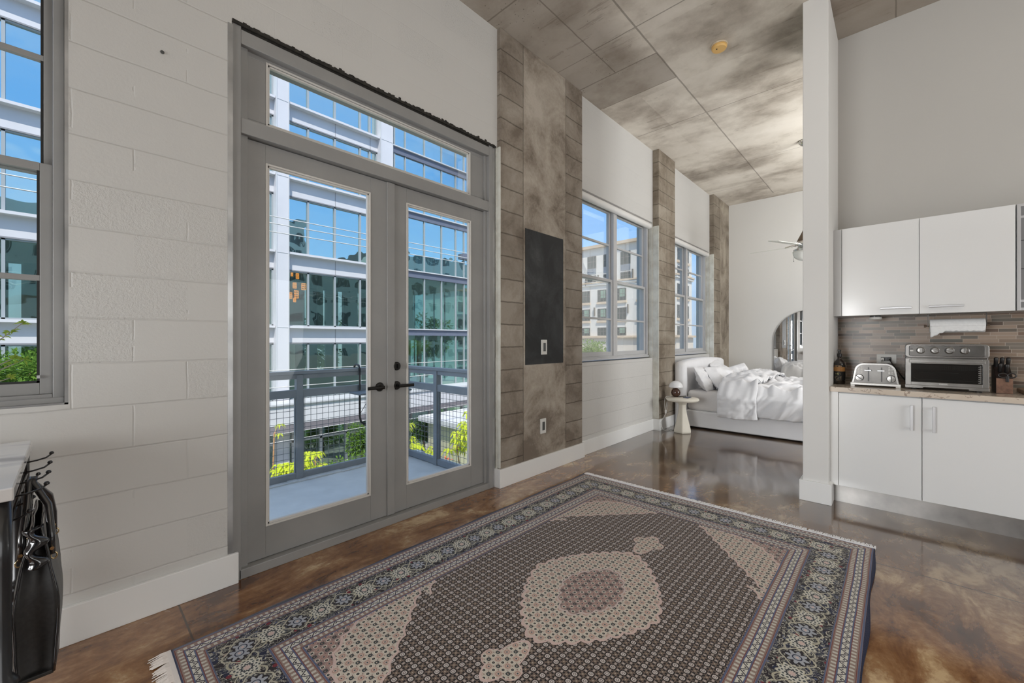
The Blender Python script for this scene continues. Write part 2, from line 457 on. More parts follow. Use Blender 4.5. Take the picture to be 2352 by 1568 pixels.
# baseboards
BH = .167
def base(name, segs):
    m = MB()
    for s_ in segs: m.box(*s_, 0, BH)
    return struct(m, name, M['white_trim'], bevel=.003)
base('baseboard_left', [(XR, .632, 2.637, W)])
base('baseboard_pier', [(2.628, 4.003, 2.595, 2.616), (2.628, 2.652, 2.616, 2.70), (3.982, 4.003, 2.616, W)])
base('baseboard_window', [(4.0, 5.932, 2.637, W)])
base('baseboard_pier_middle', [(5.912, 6.565, 2.542, 2.563), (5.912, 5.934, 2.563, W), (6.545, 6.565, 2.563, W), (6.565, 8.472, 2.637, W)])
base('baseboard_corner', [(8.472, XB-.021, 2.556, 2.577), (8.472, 8.494, 2.577, W)])
base('baseboard_back', [(XB-.02, XB, YS, 2.556)])
base('baseboard_partition', [(4.168, 4.192, .378, .594), (4.192, 4.342, .378, .401), (4.192, 5.09, .571, .594)])

# ---------------------------------------------------------------- balcony door
rnd = random.Random(9); m = MB()
for k in range(120):
    x = .606+k*.0169; h = .004+.016*rnd.random()**2*(1 if k > 25 else .6); m.box(x, x+.0172, W-.004-.003*rnd.random(), W+.004, 3.074, 3.086+h)
struct(m, 'trim_5', M['gap_black'])
dr = thing('door_1', (1.63, 2.70, 0), None, None, kind='structure')
fy0, fy1 = 2.664, 2.80
m = MB()
m.box(.607, .650, fy0, fy1, 0, 3.08).box(2.560, 2.606, fy0, fy1, 0, 3.08)
m.box(.650, .690, fy0+.03, fy1, .0, 2.99).box(2.531, 2.560, fy0+.03, fy1, 0, 2.99)
m.box(.650, 2.560, fy0, fy1, 2.982, 3.06)
m.box(.650, 2.560, fy0+.002, fy1, 2.487, 2.572)
m.box(.690, 2.531, 2.712, fy1, 2.572, 2.60).box(.690, 2.531, 2.712, fy1, 2.955, 2.985)
m.box(.690, .786, 2.712, 2.76, 2.6, 2.956).box(2.378, 2.531, 2.712, 2.76, 2.6, 2.956)
m.build('door_frame', M['frame_grey'], dr, bevel=.0025)
MB().box(.585, .609, 2.655, 2.70, .165, 3.06).box(2.604, 2.634, 2.668, 2.75, 0, 3.07).build('galvanised_edge', M['galv'], dr)
MB().box(.60, 2.62, fy0+.006, fy1, 3.058, 3.088).build('head_gap', M['gap_black'], dr)
m = MB()
m.box(.640, 2.568, 2.664, 2.80, 0, .053)
m.build('threshold', M['frame_grey'], dr, bevel=.003)
def beads(x0, x1, z0, z1, y, mat, par):
    m = MB(); w = .011
    for k, dy in ((0, 0), (1, .008)):
        a = w*k
        m.box(x0-w+a, x0+a, y+dy, y+.03, z0-w+a, z1+w-a).box(x1-a, x1+w-a, y+dy, y+.03, z0-w+a, z1+w-a)
        m.box(x0, x1, y+dy, y+.03, z0-w+a, z0+a).box(x0, x1, y+dy, y+.03, z1-a, z1+w-a)
    return m.build('glazing_bead', mat, par, bevel=.0015)
beads(.797, 2.367, 2.60, 2.955, 2.708, M['bead'], dr)
MB().box(.787, 2.377, 2.732, 2.738, 2.59, 2.965).build('transom_pane', M['glass'], dr)
def leaf(x0, x1, s0, s1, handle_x, dirn, lock, nm):
    m = MB(); z0, z1 = .056, 2.482; g0, g1 = x0+s0, x1-s1
    m.box(x0, g0, 2.712, 2.757, z0, z1).box(g1, x1, 2.712, 2.757, z0, z1)
    m.box(g0, g1, 2.7125, 2.757, z0, .236).box(g0, g1, 2.7125, 2.757, 2.372, z1)
    lf = m.build('door_leaf', M['frame_grey'], dr, bevel=.0015)
    beads(g0+.011, g1-.011, .247, 2.361, 2.708, M['bead'], lf)
    MB().box(g0, g1, 2.732, 2.738, .236, 2.372).build('pane', M['glass'], lf)
    hz = .997
    m = MB().lathe([(.0, 2.712), (.032, 2.712), (.032, 2.704), (.028, 2.700), (.013, 2.699), (.012, 2.66), (.0, 2.66)], (handle_x, 0, hz), 24, 'y')
    m.rbox(handle_x-.012 if dirn > 0 else handle_x-.115, handle_x+.115 if dirn > 0 else handle_x+.012, 2.652, 2.664, hz-.012, hz+.011, .008, 'x')
    m.build('lever_handle', M['bronze'], lf, smooth=False, bevel=.001)
    if lock:
        m = MB().lathe([(.0, 2.712), (.031, 2.712), (.031, 2.702), (.026, 2.697), (.0, 2.696)], (handle_x, 0, 1.14), 24, 'y')
        m.box(handle_x-.004, handle_x+.004, 2.676, 2.697, 1.124, 1.156)
        m.build('deadbolt', M['bronze'], lf, bevel=.001)
    return lf
leaf(.691, 1.585, .094, .138, 1.515, -1, False, 'l')
leaf(1.589, 2.530, .148, .145, 1.652, 1, True, 'r')
MB().box(1.572, 1.632, 2.700, 2.714, .056, 2.482).build('astragal', M['frame_grey'], dr, bevel=.003)

# ---------------------------------------------------------------- windows
def window(name, x0, x1, z0, z1, mat, zm, zu, zl, yf=2.735, jamb=True):
    r = thing(name, ((x0+x1)/2, yf, z0), None, None, kind='structure')
    m = MB(); e = .035
    m.box(x0, x0+e, yf-.03, yf+.09, z0, z1).box(x1-e, x1, yf-.03, yf+.09, z0, z1)
    m.box(x0+e, x1-e, yf-.03, yf+.09, z0, z0+.045).box(x0+e, x1-e, yf-.03, yf+.09, z1-.045, z1)
    xm = (x0+x1)/2
    m.box(xm-.045, xm+.045, yf-.02, yf+.09, z0, z1)
    m.box(x0, x1, yf-.05, yf+.01, z0, z0+.03)
    m.build('window_frame', mat, r, bevel=.003)
    for (a, b_) in ((x0+e, xm-.045), (xm+.045, x1-e)):
        for (c0, c1, ms, dy) in ((z0+.045, zm+.02, zl, 0), (zm-.02, z1-.045, zu, .035)):
            s = .038 if dy == 0 else .028
            m = MB(); y0 = yf+dy-.005; y1 = yf+dy+.03
            m.box(a, a+s, y0, y1, c0, c1).box(b_-s, b_, y0, y1, c0, c1)
            bt = .05 if dy == 0 else .035
            m.box(a+s, b_-s, y0, y1, c0, c0+bt).box(a+s, b_-s, y0, y1, c1-.035, c1)
            sash = m.build('sash', mat, r, bevel=.002)
            MB().box(a+s, b_-s, y0+.002, y1-.004, ms-.012, ms+.012).build('muntin', mat, sash, bevel=.002)
            q = .009 if name == 'window_1' else .004
            m = MB()
            m.box(a+s, a+s+q, y0+.004, y0+.012, c0+bt, c1-.035).box(b_-s-q, b_-s, y0+.004, y0+.012, c0+bt, c1-.035)
            m.box(a+s, b_-s, y0+.004, y0+.012, c0+bt, c0+bt+q)
            m.build('gasket', M['gasket'] if name == 'window_1' else mat, sash)
            MB().box(a+s, b_-s, y0+.018, y0+.023, c0+bt, c1-.035).build('pane', M['glass'], sash)
    return r
window('window_1', W1[0], W1[1]-.012, 1.05, 3.07, M['frame_grey'], 2.085, 2.58, 1.602)  # darker frame colour stands for this window being backlit
window('window_2', 3.985, 5.905, 1.085, 3.088, M['frame_lit'], 2.11, 2.59, 1.607, yf=2.75)
window('window_3', 6.55, 8.468, 1.085, 3.045, M['frame_lit'], 2.11, 2.58, 1.607, yf=2.75)
MB().box(W1[1]-.012, W1[1]+.001, 2.66, 2.88, 1.05, 3.07).box(W1[0], W1[1], 2.66, 2.71, 1.046, 1.058).build('trim_3', M['galv'], kind='structure')
MB().box(-.098, -.088, 2.722, 2.731, 1.165, 1.178).build('trim_4', M['frame_lit'], kind='structure')

# ---------------------------------------------------------------- roller shades with bead chains
M['shade'] = simple('white_roller_shade', (.74, .73, .71), .55)
M['chain'] = simple('bead_chain', (.55, .53, .48), .5)
def shade(x0, x1, z, lab):
    r = thing('roller_shade', ((x0+x1)/2, 2.70, z), lab, 'roller shade', 'roller shades over the bedroom side windows')
    MB().lathe([(0, x0), (.043, x0), (.043, x1-.012), (0, x1-.012)], (0, 2.702, z), 24, 'x').build('rolled_fabric', M['shade'], r, smooth=True, bevel=.002)
    MB().lathe([(0, x1-.012), (.047, x1-.012), (.047, x1), (0, x1)], (0, 2.702, z), 24, 'x').build('end_bracket', M['white_trim'], r)
    m = MB()
    cx = x1-.004
    pts = [(cx, 2.70+.03*math.cos(t)*1.0, z if t in (0,) else z) for t in (0,)]
    m.tube([(cx, 2.735, z), (cx, 2.735, 1.62), (cx, 2.728, 1.56), (cx, 2.712, 1.53), (cx, 2.690, 1.53), (cx, 2.674, 1.56), (cx, 2.668, 1.62), (cx, 2.668, z)], .0022, 5)
    m.build('bead_chain', M['chain'], r)
    return r
shade(3.99, 5.918, 3.042, 'white rolled-up shade over the window beside the chalkboard pier')
shade(6.552, 8.478, 3.0, 'white rolled-up shade over the window behind the bed')

# ---------------------------------------------------------------- on the near pier: chalkboard, switch, outlet
def chalk_mat():
    b = MatB('smudged_chalkboard'); b.pos()
    n = b.noise(scale=3.2, detail=6, rough=.6, dist=.5); g = b.noise(scale=60, detail=3)
    c = b.ramp(n*.9+g*.1, [(.42, (.018, .019, .020)), (.60, (.038, .040, .042)), (.78, (.085, .09, .09))])
    return b.bsdf(c, .62, spec=.35)
M['chalk'] = chalk_mat()
MB().box(2.992, 3.609, 2.6115, 2.6149, 1.093, 2.412).build('chalkboard', M['chalk'], label='tall black smudged chalkboard painted on the raw concrete pier', category='chalkboard')
M['plate'] = simple('white_plastic', (.66, .65, .62), .4)
M['plate_dark'] = simple('grey_plastic_insert', (.10, .10, .10), .4)
M['device'] = simple('dark_grey_device', (.055, .058, .058), .35)
def wallplate(name, x, z, w, h, lab, cat, y=2.6152):
    r = thing(name, (x, y, z), lab, cat)
    MB().box(x-w/2, x+w/2, y-.011, y, z-h/2, z+h/2).build('cover_plate', M['plate'], r, bevel=.003)
    MB().box(x-w*.2, x+w*.2, y-.015, y-.009, z-h*.28, z+h*.28).build('rocker' if 'switch' in name else 'socket', M['device'], r, bevel=.0015)
wallplate('light_switch', 3.272, 1.262, .088, .15, 'white light switch plate with dark rocker on the chalkboard', 'light switch', y=2.611)
wallplate('wall_outlet', 3.262, .466, .088, .15, 'white outlet plate with dark socket low on the concrete pier', 'outlet')
# holes and marks
MB().lathe([(0, 2.652), (.008, 2.652), (.008, 2.66), (0, 2.66)], (.312, 0, 2.755), 12, 'y').build('wall_anchor', M['device'], label='small grey anchor plug in the painted block wall', category='wall anchor')

# ---------------------------------------------------------------- rug
def rug_mat():
    b = MatB('persian_rug_weave'); x, y, z = b.pos()
    wob = (b.noise(scale=2.2, detail=2)-.5)*.012
    X = x-1.885+wob; Y = y-1.180-wob
    ax, ay = X.abs(), Y.abs()
    dx = 1.605-ax; dy = 1.088-ay
    d = dx.min(dy); side = dy.lt(dx)                       # side = 1 along the two long edges
    u = side*X+(1.0-side)*Y
    NAVY = (.014, .018, .048); BLACK = (.020, .014, .018); CREAM = (.66, .63, .55); PINK = (.36, .24, .205); TAN = (.30, .215, .175)
    BLUE = (.10, .12, .21); RED = (.19, .022, .035); LAV = (.40, .41, .45); ROSE = (.66, .49, .44)
    nz = b.noise(scale=160, detail=2)
    def guard(t):
        """a guard stripe, t running 0..1 across it"""
        c = b.mix(t.gt(.0), NAVY, TAN)
        dash = (u.rep(.024).abs().lt(.006))
        da = t.between(.16, .32); db = t.between(.70, .86)
        c = b.mix((da+db)*dash*(.8), c, CREAM)
        zig = ((u/.046).frac()-.5).abs()*2.0
        mid = t.between(.37, .64)
        c = b.mix(mid, c, CREAM)
        zl = (zig-(t-.37)/.27).abs().lt(.14)
        dot = (u.rep(.046).abs().lt(.004)).max((u+.023).rep(.046).abs().lt(.003))*(t-.5).abs().lt(.03)
        c = b.mix(mid*zl.max(dot), c, (.05, .04, .05))
        for p in (.04, .36, .65, .97): c = b.mix((t-p).abs().lt(.032), c, BLUE)
        for p in (.10, .33, .68, .91): c = b.mix((t-p).abs().lt(.014), c, (.20, .06, .055))
        return c
    # main border
    s_ = u/.2225+.19
    p = (s_.frac()-.5)*.2225; w = d-.209
    def flower(cx, R, lobes, amp):
        q = (p-cx); rr = (q*q+w*w).sqrt(); th = b.math('ARCTAN2', w, q)
        return rr, rr-R*(1.0+amp*(th*lobes).cos()), th
    sc = b.noise(b.vec(x, y, 3.0), scale=20, detail=3, dist=2.2)
    v1 = b.vor(b.vec(x, y, 0.0), 34)
    c_m = b.mix(b.noise(scale=14).gt(.54), BLACK, NAVY)
    c_m = b.mix((sc-.5).abs().lt(.017), c_m, (.58, .55, .46))
    c_m = b.mix((sc-.62).abs().lt(.014), c_m, (.24, .25, .22))
    c_m = b.mix(v1.lt(.19), c_m, (.36, .33, .27))
    v2 = b.vor(b.vec(x, y, 5.0), 17)
    c_m = b.mix(v2.lt(.17), c_m, RED)
    c_m = b.mix(b.vor(b.vec(x, y, 9.0), 22).lt(.12), c_m, BLUE)
    # scroll waves running along the border
    wave = (w-(u/.2225*2*PI+1.2).sin()*.055).abs(); wave2 = (w+(u/.2225*2*PI+1.2).sin()*.055).abs()
    c_m = b.mix(wave.lt(.0045), c_m, (.48, .44, .33)); c_m = b.mix(wave2.lt(.0035), c_m, (.45, .42, .33))
    rr, f, th = flower(0.0, .052, 10.0, .13)
    ros = f.lt(0.0)
    c_r = b.mix(((rr*330.0).sin()*(th*10.0).cos()).gt(.25), CREAM, (.07, .08, .08))
    c_r = b.mix(rr.lt(.012), c_r, ROSE); c_r = b.mix(rr.near(.019, .0028), c_r, (.05, .05, .06))
    c_r = b.mix((f).gt(-.005), c_r, (.56, .52, .40))
    c_m = b.mix(ros, c_m, c_r)
    for cx in (-.11125, .11125):
        rr, f, th = flower(cx, .034, 8.0, .26)
        c_m = b.mix((rr-.056-(th*4.0).cos()*.007).abs().lt(.0035), c_m, (.50, .46, .36))
        c_m = b.mix(rr.lt(.047), c_m, b.mix(((rr*240.0).sin()*(th*8.0+1.0).cos()).gt(.45), BLACK, (.32, .31, .27)))
        c_s = b.mix(rr.near(.016, .0022), LAV, NAVY); c_s = b.mix(rr.lt(.006), c_s, ROSE)
        c_m = b.mix(f.lt(0.0), c_m, c_s)
    # herati field
    fld = b.mix(b.noise(scale=1.6, detail=2), (.011, .008, .009), (.022, .016, .015))
    Pq = .0455
    def lat(ox, oy, P=Pq):
        qx = (X+ox).rep(P); qy = (Y+oy).rep(P); return (qx*qx+qy*qy).sqrt(), qx, qy
    r0, qx, qy = lat(0.0, 0.0); r1, _, _ = lat(Pq/2, Pq/2)
    r2, ex, ey = lat(Pq/2, 0.0); r3, _, _ = lat(0.0, Pq/2)
    fld = b.mix((qx.abs().max(qy.abs())).near(Pq*.36, .0011), fld, (.26, .19, .15))
    fld = b.mix(((qx.abs()-qy.abs()).abs().lt(.0013))*r0.gt(.012), fld, (.20, .145, .115))
    fld = b.mix(r2.lt(.0056).max(r3.lt(.0056)), fld, (.46, .38, .34))
    fld = b.mix(r1.lt(.0088), fld, (.20, .14, .105)); fld = b.mix(r1.lt(.003), fld, (.46, .38, .30))
    fld = b.mix(r0.lt(.0105), fld, (.64, .57, .53)); fld = b.mix(r0.near(.0052, .0012), fld, (.08, .06, .06))
    # cream ground pattern (medallion, corners)
    def ground(base, flow, P=.054):
        g = base if not isinstance(base, tuple) else b.mix(0.0, base, base)
        a0, gx, gy = lat(0.0, 0.0, P); a1, _, _ = lat(P/2, P/2, P)
        a2, _, _ = lat(P/2, 0.0, P); a3, _, _ = lat(0.0, P/2, P)
        g = b.mix(((gx.abs()-gy.abs()).abs().lt(.0026))*(gx.rep(.008).gt(0.0)), g, (.17, .085, .065))
        for a in (a2, a3):
            g = b.mix(a.lt(.0098), g, (.70, .63, .52)); g = b.mix(a.lt(.0062), g, (.030, .040, .045)); g = b.mix(a.lt(.0018), g, (.30, .20, .14))
        g = b.mix(a1.lt(.0095)*a1.gt(.0035), g, (.045, .055, .055))
        g = b.mix(a0.lt(.0165), g, flow); g = b.mix(a0.near(.0100, .0013), g, (.36, .20, .15)); g = b.mix(a0.lt(.0038), g, (.06, .08, .09))
        return g
    cream = ground((.60, .53, .445), (.60, .45, .375)); mauve = ground((.32, .225, .205), (.42, .28, .245))
    # corner spandrels
    lobes = ((ax*1.0-ay*1.0)*22.0).sin().abs()*.022
    g = ay+(ax-.6)*.9-.64-lobes-(ax.gt(.61)*.075-.045)
    dd = ax-.83; de = ay-.33
    rad = (dd*dd+de*de).sqrt()
    mv = (rad-.375+lobes*.8)
    fc = b.mix(g.gt(0.0), fld, cream)
    fc = b.mix((g.gt(0.0))*(mv.gt(0.0))*(ax.gt(.78))*(ay.gt(.28)), fc, mauve)
    fc = b.mix((mv.abs().lt(.006))*(g.gt(0.0))*(ax.gt(.78))*(ay.gt(.28)), fc, ROSE)
    fc = b.mix(g.abs().lt(.007), fc, ROSE)
    # pendants
    e1 = (((ax-.655)/.140)**2.0+(ay/.056)**2.0); e2 = (((ax-.685)/.048)**2.0+((ay-.052)/.046)**2.0)
    e = e1.min(e2)
    fc = b.mix(e.lt(1.0), fc, cream); fc = b.mix(e.between(.86, 1.06), fc, ROSE)
    # medallion
    th = b.math('ARCTAN2', Y*1.3, X)
    md = (ax/.478)**1.32+(ay/.352)**1.45
    md = md-((th*17.0).sin().abs())*.075
    fc = b.mix(md.lt(1.0), fc, cream); fc = b.mix(md.between(.955, 1.01), fc, ROSE)
    mi = (ax/.232)**1.45+(ay/.152)**1.6-((th*8.0).sin().abs())*.15
    fc = b.mix(mi.lt(1.0), fc, mauve); fc = b.mix(mi.between(.94, 1.03), fc, (.60, .48, .44))
    col = guard((d-.012)/.108)
    col = b.mix(d.lt(.007), col, NAVY)
    col = b.mix(d.gt(.118), col, c_m)
    col = b.mix(d.gt(.298), col, guard((d-.298)/.11))
    col = b.mix(d.gt(.408), col, fc)
    col = b.mix(nz*.35, col, b.mix(1.0, col, (.55, .52, .5), 'MULTIPLY'))
    return b.bsdf(col, .95, bump=nz, bstr=.4, bdist=.004, spec=.1, sheen=.15)
RUG = thing('rug', (1.885, 1.18, 0), 'large dark patterned rug with cream centre medallion and floral border, fringed ends', 'rug')
def rugpt(u, v):
    x = .28+3.21*u; y = .092+2.176*v
    wv = .006*math.sin(x*9+1.2)*(1 if v in (0, 1) else 0)
    ripple = .0035*noise.noise(Vector((x*4, y*4, 0)))
    edge = 1.0
    return (x, y+wv, .009+abs(ripple)+(0.004 if v == 0 else 0)*(1+math.sin(x*7)))
m = MB(); m.grid(rugpt, 150, 100)
nu, nv = 150, 100
# sides down to the floor
ring = [i*(nv+1) for i in range(nu+1)]+[nu*(nv+1)+j for j in range(1, nv+1)]+[i*(nv+1)+nv for i in range(nu-1, -1, -1)]+[j for j in range(nv-1, 0, -1)]
n0 = len(m.v)
for k in ring: m.v.append((m.v[k][0], m.v[k][1], 0.0005))
for i in range(len(ring)):
    j = (i+1) % len(ring); m.f.append((ring[i], ring[j], n0+j, n0+i)); m.mi.append(0)
M['rug'] = rug_mat()
m.build('woven_pile', M['rug'], RUG, smooth=True)
M['fringe'] = simple('cream_cotton_fringe', (.74, .68, .64), .9)
M['fringe2'] = simple('white_cotton_fringe', (.86, .85, .86), .9)
for nm, x0, sgn, ln, fm in (('fringe', .285, -1, .062, M['fringe']), ('fringe', 3.485, 1, .062, M['fringe2'])):
    m = MB(); rnd = random.Random(3)
    m.box(x0-.008, x0+.008, .095, 2.262, .001, .012)
    for k in range(560):
        y = .095+2.17*k/560; L = ln*(.8+.3*rnd.random()); dyv = (rnd.random()-.5)*.02+.004*math.sin(k*.35)
        m.tube([(x0, y, .010), (x0+sgn*L*.4, y+dyv*.4, .011), (x0+sgn*L, y+dyv, .004)], [.0022, .0026, .0018], 4)
    m.build(nm, fm, RUG)

# ---------------------------------------------------------------- ceiling: smoke detector, fan
M['yellowed'] = simple('yellowed_plastic', (.80, .50, .17), .45)
M['ivory'] = simple('ivory_plastic', (.66, .56, .42), .45)
sm = thing('smoke_detector', (4.245, 1.24, C), 'round yellowed smoke detector on the raw concrete ceiling', 'smoke detector')
MB().lathe([(0, C), (.073, C), (.075, C-.006), (.073, C-.012), (0, C-.012)], (4.245, 1.24, 0), 32).build('mounting_ring', M['ivory'], sm, smooth=False)
MB().lathe([(0, C-.012), (.066, C-.012), (.068, C-.03), (.060, C-.042), (0, C-.044)], (4.245, 1.24, 0), 32).build('cover', M['yellowed'], sm, bevel=.002)
MB().lathe([(0, C-.043), (.006, C-.043), (.006, C-.046), (0, C-.046)], (4.222, 1.255, 0), 10).build('test_light', M['bronze'], sm)
FX, FY = 7.1, .948
M['chrome'] = simple('polished_chrome', (.72, .71, .69), .16, 1.0)
M['fan_brown'] = simple('bronze_down_rod', (.17, .125, .09), .4, .6)
M['blade'] = simple('frosted_white_blade', (.72, .74, .69), .3)
M['opal'] = simple('opal_glass_bowl', (.84, .84, .80), .25)
fan = thing('ceiling_fan', (FX, FY, C), 'chrome ceiling fan with pale blades and opal bowl on a long rod', 'ceiling fan')
MB().lathe([(0, C), (.075, C), (.078, C-.02), (.05, C-.055), (.022, C-.075), (0, C-.075)], (FX, FY, 0), 28).build('canopy', M['chrome'], fan, smooth=True)
MB().tube([(FX, FY, C-.07), (FX, FY, 2.86)], .014, 12).build('down_rod', M['fan_brown'], fan)
MB().lathe([(0, 2.90), (.018, 2.90), (.03, 2.87), (.085, 2.755), (.09, 2.735), (0, 2.73)], (FX, FY, 0), 28).build('motor_housing', M['fan_brown'], fan, smooth=False, bevel=.002)
MB().lathe([(0, 2.73), (.10, 2.73), (.115, 2.71), (.11, 2.69), (.075, 2.665), (.10, 2.635), (.135, 2.62), (.135, 2.595), (0, 2.59)], (FX, FY, 0), 32).build('chrome_hub', M['chrome'], fan, smooth=False, bevel=.002)
MB().lathe([(0, 2.46), (.04, 2.462), (.085, 2.478), (.12, 2.51), (.138, 2.55), (.142, 2.592), (0, 2.592)], (FX, FY, 0), 32).build('light_bowl', M['opal'], fan, smooth=True)
MB().tube([(FX+.02, FY+.13, 2.59), (FX+.02, FY+.13, 2.47)], .0015, 5).lathe([(0, 2.462), (.005, 2.465), (.004, 2.478), (0, 2.48)], (FX+.02, FY+.13, 0), 8).build('pull_chain', M['bronze'], fan)
for k, ang in enumerate((85, 13, 157, 229, 301)):
    a = math.radians(ang); ca, sa = math.cos(a), math.sin(a); droop = .05 if k == 1 else .0
    def fp(u, v, top):
        r = .15+.55*u; wd = (.055+.035*math.sin(min(1, u*1.2)*PI*.75))*(1 if u < .93 else math.sqrt(max(0.0, 1-((u-.93)/.07)**2))*.98+.02)
        t = (v-.5)*2*wd; pitch = .21
        z = 2.672-t*pitch+(.003 if top else -.003)-droop*u
        return (FX+ca*r-sa*t, FY+sa*r+ca*t, z)
    m = MB(); n, q = 22, 6
    for top in (0, 1): m.grid(lambda u, v, top=top: fp(u, v, top), n, q)
    off = (n+1)*(q+1)
    edge = [i*(q+1) for i in range(n+1)]+[n*(q+1)+j for j in range(1, q+1)]+[i*(q+1)+q for i in range(n-1, -1, -1)]+[j for j in range(q-1, 0, -1)]
    for i in range(len(edge)):
        j = (i+1) % len(edge); m.f.append((edge[i], edge[j], edge[j]+off, edge[i]+off)); m.mi.append(0)
    m.build('fan_blade', M['blade'], fan)
    m = MB()
    m.tube([(FX+ca*.10, FY+sa*.10, 2.685), (FX+ca*.15, FY+sa*.15, 2.695), (FX+ca*.24, FY+sa*.24, 2.681-droop*.2)], [.012, .009, .007], 8)
    m.build('blade_arm', M['chrome'], fan)

# ---------------------------------------------------------------- kitchen
M['cab'] = simple('white_laminate_front', (.745, .745, .74), .22, coat=.25)
M['cab_side'] = simple('pale_grey_cabinet_side', (.52, .52, .52), .35)
M['alu'] = simple('matt_aluminium_handle', (.55, .55, .56), .35, .55)
M['steel'] = noisy('brushed_stainless', (.22, .212, .202), (.29, .28, .268), 9, .27, metal=.85)
M['steel_dark'] = noisy('dark_brushed_stainless', (.10, .095, .09), (.14, .133, .126), 9, .3, metal=.8)
M['kick'] = noisy('brushed_metal_plinth', (.30, .29, .28), (.52, .50, .48), 3.5, .35, metal=.7)
M['black'] = simple('black_plastic', (.016, .015, .015), .35)
M['dark_glass'] = glass_mat('oven_door_glass', (.45, .45, .45), 1.2)
def quartz():
    b = MatB('veined_cream_quartz'); x, y, z = b.pos()
    n = b.noise(scale=5.5, detail=3, dist=1.5); v = b.noise(b.vec(x+4, y, z), scale=7, detail=4, dist=2.5)
    c = b.mix(n, (.56, .47, .385), (.64, .56, .47))
    c = b.mix(((v-.60).abs().lt(.02))*.7, c, (.26, .19, .15))
    return b.bsdf(c, .14, spec=.5)
M['quartz'] = quartz()
def mosaic():
    b = MatB('strip_mosaic_tile'); x, y, z = b.pos()
    hz = .0268; r = (z/hz).floor(); h1 = b.white(b.vec(r, 1.7, 0.0)); zf = (z/hz).frac()
    thin = h1.gt(.6)
    ln = h1*.12+.09
    yo = y/ln+h1*17.0; cidx = yo.floor(); yf = yo.frac()
    t = b.white(b.vec(r, cidx, 3.0)); t2 = b.white(b.vec(r, cidx, 8.0))
    c = b.ramp(t, [(.0, (.10, .085, .075)), (.16, (.30, .22, .175)), (.34, (.17, .18, .165)), (.50, (.42, .33, .26)), (.68, (.21, .22, .205)), (.84, (.48, .40, .33))])
    for n_ in b.t.nodes:
        pass
    grout = (zf.lt(.10)).max((yf*ln).lt(.003))
    grain = b.noise(b.vec(y*3, z*60, t*9.0), scale=3, detail=3)
    c = b.mix(1.0, b.mix(grain*.25, c, (.12, .095, .08), 'MIX'), (.84, .76, .70), 'MULTIPLY')
    c = b.mix(grout, c, (.46, .39, .33))
    return b.bsdf(c, .30+0.0, bump=(1.0-grout), bstr=.35, bdist=.002)
M['mosaic'] = mosaic()
YK = -1.12     # how far the kitchen run goes to the right
m = MB().box(4.930, 4.9402, YK, .399, .951, 1.60); m.build('backsplash', M['mosaic'], kind='structure')
m = MB().box(4.26, 4.930, YK, .3995, .911, .951)
m.build('countertop', M['quartz'], bevel=.003, label='cream veined quartz countertop over the white base cabinets', category='countertop')
m = MB().box(4.343, 4.36, YK, .398, 0, .146); m.build('toe_kick', M['kick'], label='brushed metal plinth under the white base cabinets', category='toe kick')
m = MB().box(4.282, 4.9, .3445, .3995, .147, .9105); m.build('filler_panel', M['cab'], label='narrow white filler strip between base cabinet and partition column', category='filler panel')
def base_cab(y0, y1, hy, lab):
    r = thing('base_cabinet', (4.28, (y0+y1)/2, .146), lab, 'cabinet', 'white base cabinets under the counter')
    MB().box(4.302, 4.93, y0+.001, y1-.001, .146, .9105).build('carcass', M['cab_side'], r)
    d_ = MB().box(4.280, 4.300, y0+.0018, y1-.0018, .148, .902).build('door', M['cab'], r, bevel=.0015)
    if hy is not None:
        m = MB().rbox(4.240, 4.252, hy-.009, hy+.009, .664, .850, .003, 'z')
        m.box(4.250, 4.281, hy-.006, hy+.006, .672, .684).box(4.250, 4.281, hy-.006, hy+.006, .830, .842)
        m.build('handle', M['alu'], d_, bevel=.001)
    return r
base_cab(-.1405, .3430, -.085, 'white base cabinet next to the column, handle at its right edge')
base_cab(-.6250, -.1405, -.201, 'white base cabinet with handle at its upper left, right of the first')
base_cab(YK, -.6265, None, 'white base cabinet at the far right end of the counter')
def wall_cab(y0, y1, hy, lab):
    r = thing('wall_cabinet', (4.55, (y0+y1)/2, 1.54), lab, 'cabinet', 'white wall cabinets over the backsplash')
    MB().box(4.571, 4.939, y0+.001, y1-.001, 1.541, 2.288).build('carcass', M['cab_side'], r)
    d_ = MB().box(4.550, 4.570, y0+.0015, y1-.0015, 1.540, 2.290).build('door', M['cab'], r, bevel=.0012)
    m = MB().rbox(4.520, 4.532, hy-.092, hy+.092, 1.584, 1.600, .003, 'y')
    m.box(4.530, 4.551, hy-.08, hy-.068, 1.588, 1.596).box(4.530, 4.551, hy+.068, hy+.08, 1.588, 1.596)
    m.build('handle', M['alu'], d_, bevel=.001)
    return r
MB().box(4.552, 4.939, .345, .3995, 1.541, 2.289).build('filler_panel', M['cab_side'], label='narrow grey filler strip between wall cabinet and partition column', category='filler panel')
wall_cab(-.1335, .3435, .002, 'white wall cabinet above the toaster, next to the column')
wall_cab(-.6185, -.1335, -.278, 'white wall cabinet above the paper towel and toaster oven')
gc = thing('glass_wall_cabinet', (4.55, -.87, 1.54), 'aluminium framed cabinet with frosted glass door at the right end', 'cabinet')
MB().box(4.571, 4.939, YK, -.6235, 1.541, 2.288).build('carcass', M['cab_side'], gc)
m = MB().box(4.550, 4.570, -.641, -.6235, 1.540, 2.290).box(4.550, 4.570, YK, YK+.018, 1.540, 2.290).box(4.550, 4.570, YK+.018, -.641, 1.540, 1.560).box(4.550, 4.570, YK+.018, -.641, 2.270, 2.290)
gd = m.build('door_frame', M['alu'], gc, bevel=.001)
M['frosted'] = simple('frosted_grey_glass', (.20, .20, .205), .25)
